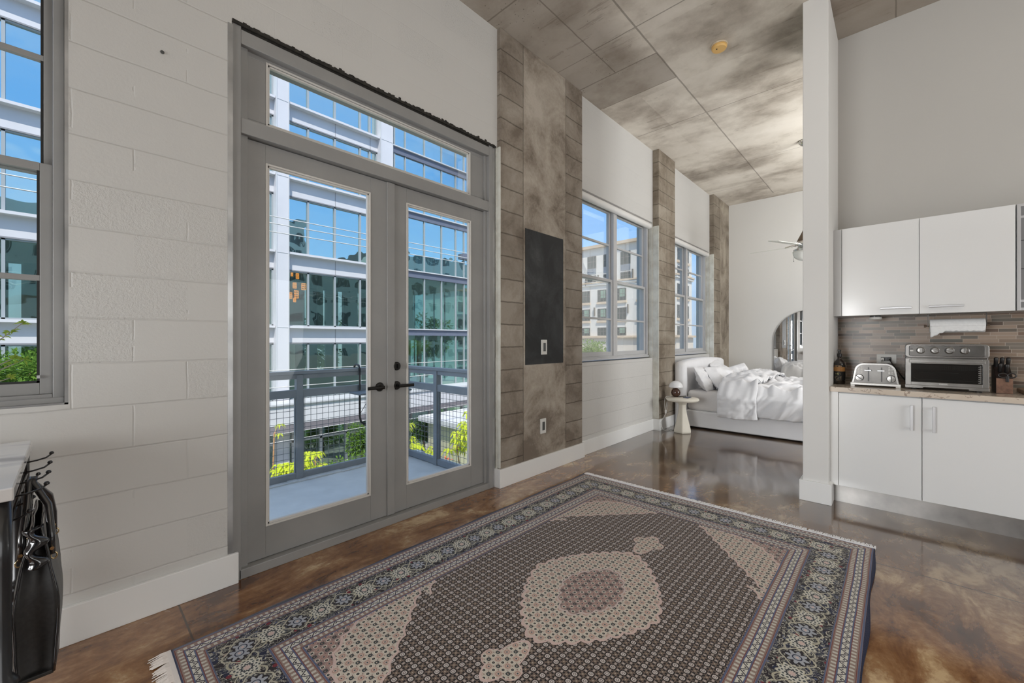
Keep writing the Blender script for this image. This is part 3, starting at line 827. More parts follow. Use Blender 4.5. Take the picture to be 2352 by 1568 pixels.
MB().box(4.560, 4.566, YK+.018, -.641, 1.560, 2.270).build('frosted_pane', M['frosted'], gd)
m = MB()
for z in (1.60, 2.19): MB().box(4.5565, 4.560, -.66, -.641, z, z+.016).build('hinge_clip', M['alu'], gd)
m = MB()
for z in (1.83, 2.03): m.box(4.5585, 4.5605, YK+.02, -.642, z, z+.005)
m.build('shelf_edge', M['black'], gd)
# puck light
pk = thing('puck_light', (4.70, .13, 1.54), 'round white puck light under the wall cabinet', 'puck light')
MB().lathe([(0, 1.540), (.036, 1.540), (.036, 1.528), (0, 1.528)], (4.70, .13, 0), 24).build('base', M['device'], pk)
MB().lathe([(0, 1.528), (.043, 1.528), (.043, 1.512), (.040, 1.508), (0, 1.508)], (4.70, .13, 0), 28).build('lens', M['plate'], pk, bevel=.001)
# paper towel
ph = thing('paper_towel_holder', (4.70, -.18, 1.54), 'brushed metal paper towel holder under the wall cabinet', 'paper towel holder')
m = MB().box(4.688, 4.712, -.190, -.186, 1.44, 1.540).box(4.688, 4.712, -.500, -.496, 1.44, 1.540).box(4.68, 4.72, -.50, -.186, 1.537, 1.540)
m.build('bracket', M['steel_dark'], ph)
MB().lathe([(0, -.515), (.007, -.515), (.007, -.168), (0, -.168)], (4.70, 0, 1.445), 14, 'y').lathe([(0, -.165), (.011, -.165), (.011, -.176), (0, -.176)], (4.70, 0, 1.445), 14, 'y').build('rod', M['fan_brown'], ph)
M['paper'] = noisy('white_paper_towel', (.74, .74, .735), (.80, .80, .795), 60, .95, bstr=.4, bdist=.004)
M['core'] = simple('cardboard_core', (.45, .40, .28), .9)
pt = thing('paper_towel_roll', (4.70, -.34, 1.39), 'white paper towel roll with a torn loose corner', 'paper towel')
R0 = .052
m = MB()
for (a, b_) in (((.018, -.197), (R0, -.197)), ):
    pass
prof = [(.019, -.490), (R0, -.490), (R0+.001, -.484), (R0+.001, -.200), (R0, -.197), (.019, -.197), (.019, -.490)]
n = 40; vs = []
for (r, yy) in prof:
    for j in range(n):
        t = 2*PI*j/n; vs.append((4.70+r*math.cos(t), yy, 1.445+r*math.sin(t)))
fs = [(i*n+j, i*n+(j+1) % n, (i+1)*n+(j+1) % n, (i+1)*n+j) for i in range(len(prof)-1) for j in range(n)]
m.add(vs, fs); m.build('roll', M['paper'], pt, smooth=False, bevel=0)
n = 24; vs = []
for (r, yy) in ((.019, -.49), (.0165, -.49), (.0165, -.196), (.019, -.196), (.019, -.49)):
    for j in range(n):
        t = 2*PI*j/n; vs.append((4.70+r*math.cos(t), yy, 1.445+r*math.sin(t)))
MB().add(vs, [(i*n+j, i*n+(j+1) % n, (i+1)*n+(j+1) % n, (i+1)*n+j) for i in range(4) for j in range(n)]).build('cardboard_tube', M['core'], pt)
m = MB(); rnd = random.Random(5); NU = 40
def fl(u, v):
    y = -.199-.285*u; Lr = .050*max(0, 1-u*3.4)+.006+.004*abs(math.sin(u*19))+.003*math.sin(u*61)
    return (4.70-R0-.0015+.006*v*v*(1-u), y-.0*v, 1.445-(Lr+.035)*v)
m.grid(fl, NU, 6); m.build('loose_sheet', M['paper'], pt, smooth=True, solid=.0012)
# outlet with two plugs
M['orange_led'] = simple('x', (.5, .2, .05), .5)
ou = thing('backsplash_outlet', (4.93, .061, 1.166), 'white double outlet plate on the tile with two plugs', 'outlet')
MB().box(4.922, 4.930, -.004, .127, 1.127, 1.207).build('cover_plate', M['plate'], ou, bevel=.002)
MB().box(4.918, 4.924, .030, .098, 1.150, 1.183).build('socket', M['black'], ou, bevel=.002)
# power plugs and cords
pc = thing('power_cord', (4.86, .04, .951), 'black power cord from the outlet down behind the toaster oven', 'power cord')
MB().rbox(4.892, 4.918, .034, .056, 1.155, 1.178, .006, 'x').build('plug', M['black'], pc, bevel=.002)
MB().tube([(4.895, .045, 1.168), (4.87, .040, 1.160), (4.85, .020, 1.12), (4.855, -.015, 1.06), (4.87, -.05, 1.0), (4.88, -.09, .965), (4.885, -.16, .957)], .0045, 8).build('cable', M['black'], pc, smooth=True)
pc = thing('power_cord', (4.86, .085, .951), 'pale power cord from the outlet down behind the toaster', 'power cord')
MB().rbox(4.890, 4.918, .076, .098, 1.152, 1.176, .006, 'x').build('plug', M['plate'], pc, bevel=.002)
MB().tube([(4.893, .087, 1.160), (4.86, .095, 1.14), (4.84, .105, 1.08), (4.85, .11, 1.0), (4.86, .11, .957), (4.80, .11, .956)], .003, 8).build('cable', M['plate'], pc, smooth=True)
# amber bottle
M['amber'] = simple('dark_amber_glass', (.012, .007, .005), .08, coat=.6)
bt = thing('amber_bottle', (4.585, .362, .951), 'dark amber pump bottle with an orange and black label', 'bottle')
MB().lathe([(0, .951), (.040, .951), (.0425, .957), (.0425, 1.105), (.040, 1.13), (.030, 1.15), (.018, 1.165), (.014, 1.172), (.014, 1.19), (0, 1.19)], (4.585, .362, 0), 28).build('glass_body', M['amber'], bt, smooth=True)
MB().lathe([(0, 1.188), (.017, 1.188), (.017, 1.214), (.008, 1.218), (.006, 1.236), (.013, 1.238), (.013, 1.248), (0, 1.250)], (4.585, .362, 0), 20).box(4.545, 4.585, .356, .368, 1.236, 1.247).build('pump', M['black'], bt, bevel=.001)
def label_mat():
    b = MatB('printed_bottle_label'); x, y, z = b.pos()
    c = b.mix(z.between(1.062, 1.098), (.012, .011, .010), (.42, .20, .055))
    gr = b.noise(b.vec(x, y*1.0, z), scale=110, detail=3)
    art = (((y-.368)/.017)**2.0+((z-1.040)/.012)**2.0).lt(1.0)*gr.gt(.52)
    c = b.mix(art, c, (.36, .34, .14))
    ln = ((z*95.0).frac().gt(.6))*gr.gt(.50)*z.lt(1.022)*((y-.368).abs().lt(.024))
    c = b.mix(ln, c, (.38, .30, .18))
    ln2 = ((z*120.0).frac().gt(.5))*gr.gt(.52)*z.between(1.068, 1.090)
    c = b.mix(ln2*.8, c, (.16, .06, .02))
    ln3 = z.between(1.102, 1.112)*gr.gt(.45)*((y-.368).abs().lt(.026))
    c = b.mix(ln3, c, (.36, .22, .10))
    return b.bsdf(c, .5)
n = 22; vs = []
for k in range(2):
    for j in range(n+1):
        t = PI-1.25+2.5*j/n; vs.append((4.585+.0432*math.cos(t), .362+.0432*math.sin(t), .985+.135*k))
MB().add(vs, [(j, j+1, n+2+j, n+1+j) for j in range(n)]).build('label', label_mat(), bt, smooth=True)
# toaster
TY0, TY1, TX0 = -.020, .272, 4.462
ts = thing('toaster', (4.55, .126, .951), 'low rounded stainless four slice toaster with two dials', 'toaster')
pts = []
zt0, zt1 = .972, 1.138
def tp(y0, y1, z0, z1, r):
    p = [(y0, z0), (y1, z0)]
    for i in range(8): a = math.radians(90*i/7*.93); p.append((y1-.018-r+r*math.cos(a)+.0, z1-r+r*math.sin(a)))
    for i in range(8): a = math.radians(90-6+90*i/7*.93); p.append((y0+.018+r+r*math.cos(a), z1-r+r*math.sin(a)))
    return p
body = tp(TY0+.006, TY1-.006, zt0, zt1, .06)
MB().prism([(p[0], p[1]) for p in body], TX0+.014, 4.72, 'x').build('body', M['steel_dark'], ts, bevel=.006)
fr = tp(TY0+.001, TY1-.001, zt0, zt1+.004, .062); fi = tp(TY0+.012, TY1-.012, zt0, zt1-.006, .055)
m = MB(); n = len(fr)
vs = [(TX0+.004, *p) for p in fr]+[(TX0+.004, *p) for p in fi]+[(TX0+.03, *p) for p in fr]+[(TX0+.03, *p) for p in fi]
fs = []
for i in range(n-1):
    if i == 0: continue
    fs += [(i, i+1, n+i+1, n+i), (2*n+i, 2*n+i+1, 3*n+i+1, 3*n+i), (i, i+1, 2*n+i+1, 2*n+i), (n+i, n+i+1, 3*n+i+1, 3*n+i)]
i = n-1; fs += [(i, 0, n, n+i), (2*n+i, 2*n, 3*n, 3*n+i), (i, 0, 2*n, 2*n+i), (n+i, n, 3*n, 3*n+i)]
m.add(vs, fs).build('polished_frame', M['steel'], ts)
m = MB().box(TX0-.004, 4.725, TY0-.008, TY1+.008, .962, .982)
m.box(TX0-.004, TX0+.03, TY0-.008, TY0+.022, .951, .962).box(TX0-.004, TX0+.03, TY1-.022, TY1+.008, .951, .962).box(4.70, 4.725, TY0, TY0+.022, .951, .962).box(4.70, 4.725, TY1-.022, TY1, .951, .962)
m.build('base', simple('satin_silver_plastic', (.50, .49, .47), .35, .4), ts, bevel=.003)
for y in (.085, .165):
    MB().box(TX0+.010, TX0+.016, y-.0035, y+.0035, .995, 1.110).build('lever_slot', M['black'], ts)
    MB().rbox(TX0-.012, TX0+.012, y-.022+.004, y+.022+.004, 1.080, 1.090, .003, 'x').build('lever', M['alu'], ts, bevel=.001)
for y, a in ((.222, .7), (.028, 1.57)):
    k_ = MB().lathe([(0, TX0+.014), (.028, TX0+.014), (.028, TX0+.006), (.025, TX0-.006), (0, TX0-.007)], (0, y, 1.022), 28, 'x').build('dial', M['steel'], ts, bevel=.001)
    m = MB(); dy, dz = .023*math.cos(a), .023*math.sin(a); ex, ez = -.0035*math.sin(a), .0035*math.cos(a)
    m.prism([(y-dy-ex, 1.022-dz-ez), (y+dy-ex, 1.022+dz-ez), (y+dy+ex, 1.022+dz+ez), (y-dy+ex, 1.022-dz+ez)], TX0-.0085, TX0-.0065, 'x')
    m.build('dial_grip', M['device'], k_)
for y in (.218, .030):
    m = MB()
    for k in range(2):
        for q in range(5):
            yy = y+.009-.018*k; zz = 1.060+q*.012
            m.box(TX0+.011, TX0+.0145, yy-.0055, yy+.0055, zz, zz+.0055)
    m.build('setting_lights', M['plate'], ts)
m = MB()
for y in (.05, .10, .15, .20): m.box(4.53, 4.67, y-.008, y+.008, zt1-.002, zt1+.0015)
m.build('bread_slot', M['black'], ts)
# toaster oven
OX, OY0, OY1, OZ0, OZ1 = 4.478, -.489, -.052, .966, 1.302
ov = thing('toaster_oven', (4.66, -.27, .951), 'large stainless toaster oven with four dials above its glass door', 'toaster oven')
MB().rbox(OX+.02, 4.84, OY0+.004, OY1-.004, OZ0, OZ1, .02, 'x').build('housing', M['steel_dark'], ov, bevel=.004)
MB().rbox(OX, OX+.03, OY0, OY1, 1.198, OZ1-.001, .022, 'x', 6).build('control_panel', M['steel'], ov, bevel=.004)
MB().rbox(OX-.003, OX+.006, OY0+.020, OY1-.022, 1.208, 1.292, .014, 'x', 5).build('control_fascia', M['steel_dark'], ov, bevel=.003)
for i, (y, a) in enumerate(((-.140, 1.57), (-.216, .62), (-.292, 0.02), (-.368, 1.75))):
    k_ = MB().lathe([(0, OX-.002), (.0255, OX-.002), (.0265, OX-.006), (.023, OX-.008), (.0215, OX-.022), (.019, OX-.025), (0, OX-.026)], (0, y, 1.254), 30, 'x').build('dial', M['steel'], ov, bevel=.0007)
    m = MB(); L, w_ = .0185, .006; ca, sa = math.cos(a), math.sin(a)
    m.prism([(y-ca*L+sa*w_, 1.254-sa*L-ca*w_), (y+ca*L+sa*w_, 1.254+sa*L-ca*w_), (y+ca*L-sa*w_, 1.254+sa*L+ca*w_), (y-ca*L-sa*w_, 1.254-sa*L+ca*w_)], OX-.029, OX-.024, 'x')
    m.build('dial_grip', M['steel'], k_, bevel=.001)
    mm = MB().box(OX-.0035, OX-.0028, y-.004, y+.026, 1.284, 1.2865); mm.build('printed_legend', M['black'], ov)
MB().box(OX-.006, OX-.002, -.096, -.082, 1.262, 1.268).build('switch', M['black'], ov); MB().rbox(OX-.006, OX-.002, -.099, -.080, 1.246, 1.2535, .003, 'x').build('indicator_lamp', M['plate'], ov)
# door
m = MB(); a0, a1, b0, b1 = OY0+.002, OY1-.002, .985, 1.190; g0, g1, h0, h1 = OY0+.032, OY1-.034, 1.010, 1.152
m.box(OX+.002, OX+.022, a0, g0, b0, b1).box(OX+.002, OX+.022, g1, a1, b0, b1).box(OX+.002, OX+.022, g0, g1, b0, h0).box(OX+.002, OX+.022, g0, g1, h1, b1)
od = m.build('oven_door', M['steel'], ov, bevel=.0015)
MB().box(OX+.008, OX+.012, g0, g1, h0, h1).build('door_glass', M['dark_glass'], od)
MB().box(OX-.020, OX-.012, OY0+.022, OY1-.022, 1.160, 1.182).box(OX-.013, OX+.003, OY0+.026, OY0+.036, 1.164, 1.178).box(OX-.013, OX+.003, OY1-.036, OY1-.026, 1.164, 1.178).build('door_handle', M['steel'], od, bevel=.002)
MB().box(OX+.021, OX+.026, OY0+.012, OY1-.012, .99, 1.188).build('cavity', M['black'], ov)
m = MB()
for k in range(34): m.box(OX+.0135, OX+.015, -.435+k*.0098, -.434+k*.0098, 1.108, 1.138)
for k in range(5): m.box(OX+.0135, OX+.0145, -.435, -.10, 1.108+k*.0074, 1.109+k*.0074)
m.build('fry_basket', M['alu'], ov)
m = MB().tube([(OX+.016, -.44, 1.045), (OX+.016, -.43, 1.030), (OX+.016, -.12, 1.030), (OX+.016, -.10, 1.045)], .002, 6)
m.tube([(OX+.016, -.34, 1.085), (OX+.016, -.14, 1.085)], .0018, 6).build('rack', M['alu'], ov)
m = MB()
for k in range(9): m.box(OX+.0075, OX+.0079, g0+.006, g0+.020, 1.018+k*.0145, 1.0195+k*.0145); m.box(OX+.0075, OX+.0079, g0+.006, g0+.013, 1.024+k*.0145, 1.0255+k*.0145)
m.build('temperature_marks', M['plate'], ov)
m = MB().box(OX, OX+.02, OY0, OY1, OZ0+.004, .985)
m.box(OX, OX+.02, OY0, OY0+.10, OZ0-.004, OZ0+.006).box(OX, OX+.02, OY1-.10, OY1, OZ0-.004, OZ0+.006)
m.build('front_sill', M['steel'], ov, bevel=.002)
m = MB()
for y in (OY0+.05, OY1-.05):
    for x in (OX+.03, 4.80): MB().lathe([(0, .951), (.016, .951), (.018, .967), (0, .967)], (x, y, 0), 14).build('rubber_foot', M['black'], ov)
text('CUISINART', .0095, (OX+.0012, -.262, .9975), (PI/2, 0, -PI/2), M['plate'], 'maker_lettering', od)
# knife block, knives, scissors, board
M['walnut'] = noisy('red_brown_wood', (.10, .045, .025), (.22, .11, .065), 22, .45)
M['walnut_dark'] = simple('dark_stained_wood', (.02, .012, .010), .4)
kb = thing('knife_block', (4.6, -.553, .951), 'slanted dark wooden knife block right of the toaster oven', 'knife block')
prof = [(4.525, .951), (4.72, .951), (4.72, 1.145), (4.655, 1.150), (4.525, 1.062)]
MB().prism([(p[0], p[1]) for p in prof], -.604, -.524, 'y').build('block', [M['walnut_dark']], kb, bevel=.003)
MB().box(4.5235, 4.5255, -.6025, -.5255, .953, 1.060).build('front_face', M['walnut'], kb)
def knife(x, y, z, ln, lab):
    k_ = thing('kitchen_knife', (x, y, z), lab, 'knife', 'black handled knives in the wooden block')
    dx, dz = -.42, .907
    p0 = Vector((x+.045, y, z-.097)); p1 = Vector((x, y, z))
    MB().box(x+.012, x+.040, y-.001, y+.001, z-.05, z).build('blade', M['steel'], k_)
    MB().tube([p1-Vector((dx, 0, dz))*.004, p1+Vector((dx, 0, dz))*.01, p1+Vector((dx, 0, dz))*ln*.5, p1+Vector((dx, 0, dz))*ln, p1+Vector((dx, 0, dz))*(ln+.006)], [.009, .011, .0105, .012, .006], 12).build('handle', M['black'], k_, smooth=True)
for i, (y, z, x) in enumerate(((-.535, 1.135, 4.64), (-.564, 1.135, 4.64), (-.593, 1.135, 4.64))):
    knife(x, y, z, .072, ('left', 'middle', 'right')[i]+'most black handled knife of the upper row in the block' if i != 1 else 'middle black handled knife of the upper row in the block')
for i, (y, z, x) in enumerate(((-.549, 1.105, 4.585), (-.579, 1.100, 4.580))):
    knife(x, y, z, .06, ('left', 'right')[i]+' black handled knife of the lower row in the block')
sc = thing('kitchen_scissors', (4.53, -.57, 1.06), 'black handled scissors hanging loops out of the knife block', 'scissors')
for (yc, rx) in ((-.556, .021), (-.597, .019)):
    MB().tube([(4.517, yc+rx*math.cos(2*PI*i/18), 1.082+.015*math.sin(2*PI*i/18)) for i in range(18)], .004, 8, closed=True).build('finger_loop', M['black'], sc, smooth=True)
MB().box(4.512, 4.540, -.584, -.568, 1.035, 1.075).build('pivot', M['black'], sc, bevel=.003)
M['board'] = noisy('oiled_cutting_board', (.16, .085, .045), (.33, .21, .12), 14, .4)
m = MB().rbox(4.48, 4.86, YK+.06, -.655, .952, .976, .07, 'z', 6)
m.build('cutting_board', M['board'], bevel=.006, label='round cornered brown wooden cutting board lying on the counter', category='cutting board')

# ---------------------------------------------------------------- bedroom
def fabric(name, col, scale=8, b2=.25, rough=.9):
    b = MatB(name); b.pos(); n = b.noise(scale=scale, detail=5); f = b.noise(scale=220, detail=2)
    return b.bsdf(b.mix(n, tuple(v*.95 for v in col), tuple(min(1, v*1.04) for v in col)), rough, bump=n*.6+f*.15, bstr=b2, bdist=.01, spec=.15, sheen=.1)
M['boucle'] = fabric('off_white_upholstery', (.84, .84, .86), 6, .12)
M['linen'] = fabric('white_linen', (.82, .82, .84), 11, .25)
M['sheet'] = fabric('white_fitted_sheet', (.78, .76, .75), 5, .12)
BX0, BX1, BY1, BY0 = 6.455, 8.40, 2.372, .22
bed = thing('bed', (7.4, 1.4, 0), 'white upholstered bed with curved headboard under the far window', 'bed')
pts = []
m = MB()
def hbp(u, v):     # v around the cross section, u along x
    x = BX0-.03+(BX1+.06-BX0)*u
    zt = .985+.055*math.sin(PI*min(1, max(0, u)))**.6
    r = .045
    endf = min(1, min(u, 1-u)*34); endf = math.sqrt(max(0.0, 1-(1-endf)**2))
    th = .168*(.55+.45*endf); yc = 2.452
    zt = zt-(1-endf)*.03
    seg = [(-th/2, .02), (-th/2, zt-r), (-th/2+r*.3, zt-r*.35), (-th/2+r, zt), (th/2-r, zt), (th/2-r*.3, zt-r*.35), (th/2, zt-r), (th/2, .02)]
    k = v*(len(seg)-1); i = min(int(k), len(seg)-2); f = k-i
    return (x, yc+seg[i][0]*(1-f)+seg[i+1][0]*f, seg[i][1]*(1-f)+seg[i+1][1]*f)
m.grid(hbp, 40, 7)
m.f.append(tuple(range(0, 8))); m.mi.append(0); m.f.append(tuple(range(40*8, 41*8))); m.mi.append(0)
m.build('headboard', M['boucle'], bed, smooth=True)
m = MB().rbox(BX0, BX1, BY0, BY1, .022, .268, .03, 'z').build('bed_base', M['boucle'], bed, bevel=.018, bseg=4)
m = MB()
for x in (BX0+.08, BX1-.08):
    for y in (BY0+.1, BY1-.05): MB().lathe([(0, 0), (.02, 0), (.022, .024), (0, .024)], (x, y, 0), 12).build('glide', M['device'], bed)
MB().rbox(BX0+.03, BX1-.03, BY0+.03, BY1-.012, .262, .565, .07, 'z', 6).build('mattress', M['sheet'], bed, bevel=.055, bseg=6)
def nz3(x, y, z, s=1.0): return noise.noise(Vector((x*s, y*s, z*s)))
def rid(x, y, z): return 1-abs(noise.noise(Vector((x, y, z))))*2
# duvet: drapes over both long sides and the foot
duv = thing('duvet', (7.4, 1.05, .56), 'rumpled white duvet with its head end folded back on the bed', 'duvet')
def drape(u, v, y1=1.74, y0=.16, lift=0.0, hang=.30, ed=0.0):
    """u across the bed (0 = left hem), v from head to foot"""
    y = y1+(y0-y1)*v
    Wd = BX1-BX0-.02; tot = Wd+2*hang; s_ = u*tot
    top = .60
    hv = hang+.045*nz3(0, y*2.2, 4)+.05*max(0, nz3(2, y*1.1, 9))
    fold = .038*rid(y*2.9+s_*3.0, 2.0, .4)+.034*rid(y*6+s_*6.5, s_*1.2, 1.0)+.014*rid(y*14+s_*10, s_*3, 7.0)-.02
    if s_ < hang:
        t = s_/hang; z = top-.02-(hv)*(1-t)
        x = BX0-.035-.035*math.sin(t*PI*.8)-fold*.9*(1-.3*t)-lift
        if t > .8: x += (t-.8)*.20
    elif s_ > hang+Wd:
        t = (tot-s_)/hang; z = top-.02-hv*(1-t); x = BX1+.035+.03*math.sin(t*PI)+fold*.7+lift
    else:
        q = (s_-hang)/Wd; x = BX0+q*Wd
        puff = .075*math.sin(PI*min(1, max(0, q)))**.35
        w_ = .055*rid(x*1.9+y*1.3, y*1.9-x*.6, 3.1)+.036*rid(x*4.0+y*2, y*4.4, 6)+.020*rid(x*9+y*5, y*7-x*3, 2)+.010*nz3(x*22, y*16, 5)-.03
        z = top-.012+puff+w_*1.25+lift
    return (x, y, z)
m = MB(); m.grid(lambda u, v: drape(u, v), 190, 130)
m.build('quilt', M['linen'], duv, smooth=True, solid=.03)
def folded(u, v):
    p = drape(u, 0, 1.74, .16, .0, .30)
    # v: 0 at hem near pillows rolls over and returns
    c = v*PI*1.15
    span = .30-.10*u
    y = 1.62+.24*u*(1-u)+.24*math.cos(min(c, PI))*(1.0)-.10*u
    up = .045+.04*math.sin(min(c, PI))
    p = drape(u, max(0.0, min(1, (1.74-y)/1.58)), 1.74, .16, .0, .33)
    s_ = u*(BX1-BX0-.02+.6)
    x, yy, z = p
    wr = .020*rid(s_*3.4, y*7+s_*2, 3)+.012*rid(s_*8, y*14, 8)+.006*nz3(s_*22, y*26, 1)
    if s_ < .30: x -= up*.8+wr
    elif s_ > .3+BX1-BX0-.02: x += up*.8+wr
    else: z += up+wr
    return (x, y+.015*nz3(s_*3, 2, 2), z)
m = MB(); m.grid(folded, 170, 34)
m.build('folded_edge', M['linen'], duv, smooth=True, solid=.022)
def pillow(cx, cy, cz, w, h, t, rot, lab, seed):
    R_ = Euler(rot).to_matrix(); r = thing('pillow', (cx, cy, cz-.15), lab, 'pillow', 'white pillows on the bed')
    m = MB(); N = 30
    for sg in (1, -1):
        def fn(u, v):
            a, b_ = (u-.5)*2, (v-.5)*2
            body = max(0.0, (1-abs(a)**2.4))**.5*max(0.0, (1-abs(b_)**2.4))**.5
            pull = 1-.10*(abs(a)**2)*(1-abs(b_)**2)*1.0; pull2 = 1-.10*(abs(b_)**2)*(1-abs(a)**2)
            wr = .026*rid(a*2.2+seed, b_*1.7, seed)*body+.016*rid(a*5+seed, b_*3.5+a*2, sg+seed)+.006*nz3(a*13, b_*13, seed)-.02
            p = Vector((a*w/2*pull2, b_*h/2*pull, sg*(t/2*body+wr*(.3+body))))
            p.z += .05*w*math.sin(a*1.6+seed)*(abs(b_))
            return tuple(R_@p+Vector((cx, cy, cz)))
        m.grid(fn, N, N)
    m.build('pillow_case', M['linen'], r, smooth=True)
    return r
# rot: x tilts back against the headboard
pillow(6.80, 2.20, .715, .62, .42, .17, (math.radians(62), math.radians(6), math.radians(8)), 'white pillow nearest the nightstand, leaning on the headboard', 1.3)
pillow(7.05, 1.98, .725, .70, .46, .19, (math.radians(52), math.radians(-4), math.radians(-14)), 'crumpled white pillow in front, its lower edge under the duvet', 2.7)
pillow(7.80, 2.27, .80, .62, .40, .15, (math.radians(60), math.radians(-12), math.radians(4)), 'white pillow at the back of the pile with a raised corner', 4.1)
pillow(7.74, 1.95, .735, .52, .36, .20, (math.radians(64), math.radians(-8), math.radians(-20)), 'plump white pillow standing at the right of the pile', 6.9)
# nightstand
M['stone'] = noisy('cream_plaster_stone', (.66, .62, .53), (.72, .68, .59), 4, .6)
NX, NY = 6.045, 2.262
ns = thing('nightstand', (NX, NY, 0), 'small round cream pedestal nightstand beside the bed', 'nightstand')
MB().lathe([(0, .447), (.17, .449), (.205, .456), (.222, .472), (.222, .488), (.214, .498), (0, .502)], (NX, NY, 0), 48).build('round_top', M['stone'], ns, smooth=True)
m = MB(); n = 6; prof = [(.118, .0), (.121, .03), (.105, .10), (.082, .19), (.062, .28), (.052, .36), (.052, .40), (.075, .44), (.09, .452)]
vs = []
for (r, z) in prof:
    for j in range(n): t = 2*PI*j/n+.35; vs.append((NX+r*1.08*math.cos(t), NY+r*1.08*math.sin(t), z))
fs = [(i*n+j, i*n+(j+1) % n, (i+1)*n+(j+1) % n, (i+1)*n+j) for i in range(len(prof)-1) for j in range(n)]+[tuple(range(n)), tuple(range((len(prof)-1)*n, len(prof)*n))]
m.add(vs, fs).build('faceted_pedestal', M['stone'], ns, bevel=.012, bseg=3)
M['brown_gloss'] = simple('dark_brown_glazed_ceramic', (.055, .022, .012), .12, coat=.4)
lp = thing('table_lamp', (6.10, 2.37, .502), 'mushroom table lamp with glossy brown ball base and white dome', 'lamp')
LX, LY = 6.085, 2.372
ORG[lp.name] = (LX, LY, .502); lp.location = ORG[lp.name]
MB().lathe([(0, .502), (.028, .5025), (.035, .506), (.058, .53), (.066, .563), (.058, .598), (.035, .622), (.018, .628), (0, .630)], (LX, LY, 0), 36).build('ball_base', M['brown_gloss'], lp, smooth=True)
MB().lathe([(.0, .628), (.012, .628), (.012, .66), (0, .66)], (LX, LY, 0), 12).build('stem', M['brown_gloss'], lp)
prof = [(.100*math.cos(t), .640+.096*math.sin(t)) for t in [i*PI/2/12 for i in range(13)]]
m = MB(); m.lathe(prof, (LX, LY, 0), 40).build('dome_shade', simple('white_lamp_dome', (.78, .78, .79), .25), lp, smooth=True)
cd = thing('lamp_cord', (5.93, 2.44, 0), 'white lamp cord hanging behind the nightstand down to the floor', 'cord')
m = MB()
m.tube([(LX-.03, LY+.04, .506), (LX-.09, LY+.10, .508), (5.90, 2.455, .50), (5.905, 2.465, .45), (5.925, 2.47, .34), (5.95, 2.468, .28), (5.94, 2.46, .34), (5.955, 2.455, .42), (5.985, 2.46, .44), (6.0, 2.46, .38), (5.97, 2.465, .28), (5.93, 2.49, .20), (5.90, 2.52, .13)], .0028, 6)
m.tube([(5.90, 2.52, .13), (5.90, 2.49, .03), (5.97, 2.44, .004), (6.08, 2.46, .004), (6.14, 2.42, .006), (6.02, 2.40, .004), (5.95, 2.44, .005), (6.04, 2.48, .006), (6.14, 2.50, .01), (6.20, 2.47, .08)], .0028, 6)
m.build('cable', M['plate'], cd, smooth=True)
MB().rbox(5.938, 5.962, 2.458, 2.478, .262, .312, .006).build('inline_switch', M['plate'], cd, bevel=.003)
MB().rbox(6.02, 6.16, 2.17, 2.25, .5022, .5105, .01, 'z').build('mobile_phone', simple('navy_phone', (.02, .035, .085), .25), bevel=.002, label='dark blue mobile phone lying on the nightstand edge', category='phone')
m = MB().tube([(6.06, 2.335, .508), (6.20, 2.27, .508)], .006, 8); m.build('pen', M['black'], label='thin black pen lying beside the lamp on the nightstand', category='pen')
# mirror
mr = thing('floor_mirror', (XB-.02, 1.153, 0), 'tall arched mirror leaning flat against the bedroom end wall', 'mirror')
R_ = .60; yc = 1.153; zs = 1.305
arch = [(yc+R_, .17)]+[(yc+R_*math.cos(t), zs+R_*math.sin(t)) for t in [i*PI/32 for i in range(33)]]+[(yc-R_, .17)]
MB().prism(arch, XB-.034, XB-.0215, 'x').build('mirror_glass', simple('silvered_mirror', (.88, .88, .87), .0, 1.0), mr)
m = MB(); m.tube([(XB-.030, p[0], p[1]) for p in arch], .0032, 6, closed=True).build('thin_frame', M['bronze'], mr)

# ---------------------------------------------------------------- marble topped table with hook rail and bag
def marble():
    b = MatB('grey_veined_marble'); x, y, z = b.pos()
    v = b.noise(b.vec(x*.8, y*3.0+x*.7, z), scale=1.6, detail=4, dist=.8)
    c = b.ramp(v, [(.36, (.26, .26, .29)), (.44, (.52, .52, .54)), (.52, (.68, .67, .67)), (.7, (.72, .70, .68))])
    return b.bsdf(c, .12, spec=.5)
M['marble'] = marble(); M['iron'] = simple('black_cast_iron', (.018, .018, .02), .28, .3, coat=.3)
tb = thing('marble_table', (-.7, 2.20, 0), 'grey veined marble topped table with black iron legs at the left edge', 'table')
MB().box(-1.30, -.106, 1.80, 2.60, .883, .920).build('marble_top', M['marble'], tb, bevel=.004)
M['wood_pale'] = simple('pale_wood_apron', (.36, .25, .17), .5)
MB().box(-1.26, -.150, 1.86, 2.56, .80, .8825).build('apron', M['wood_pale'], tb)
for (x, y) in ((-.136, 1.832), (-.136, 2.565), (-1.26, 1.832), (-1.26, 2.565)):
    prof = [(0, 0), (.030, 0), (.034, .02), (.026, .05), (.020, .10), (.019, .24), (.024, .262), (.038, .272), (.042, .282), (.038, .292), (.027, .300), (.046, .314), (.054, .326), (.046, .340), (.028, .350), (.036, .358), (.040, .366), (.034, .376), (.025, .39), (.0255, .70), (.0255, .882), (0, .882)]
    MB().lathe(prof, (x, y, 0), 28).build('turned_leg', M['iron'], tb, smooth=True)
m = MB()
m.tube([(-.14, 1.86, .20), (-.14, 2.55, .20)], .008, 8); m.build('stretcher', M['iron'], tb, smooth=True)
hr = thing('hook_rail', (-.11, 2.1, .80), 'black wire hook rail fixed to the end of the marble table', 'hook rail')
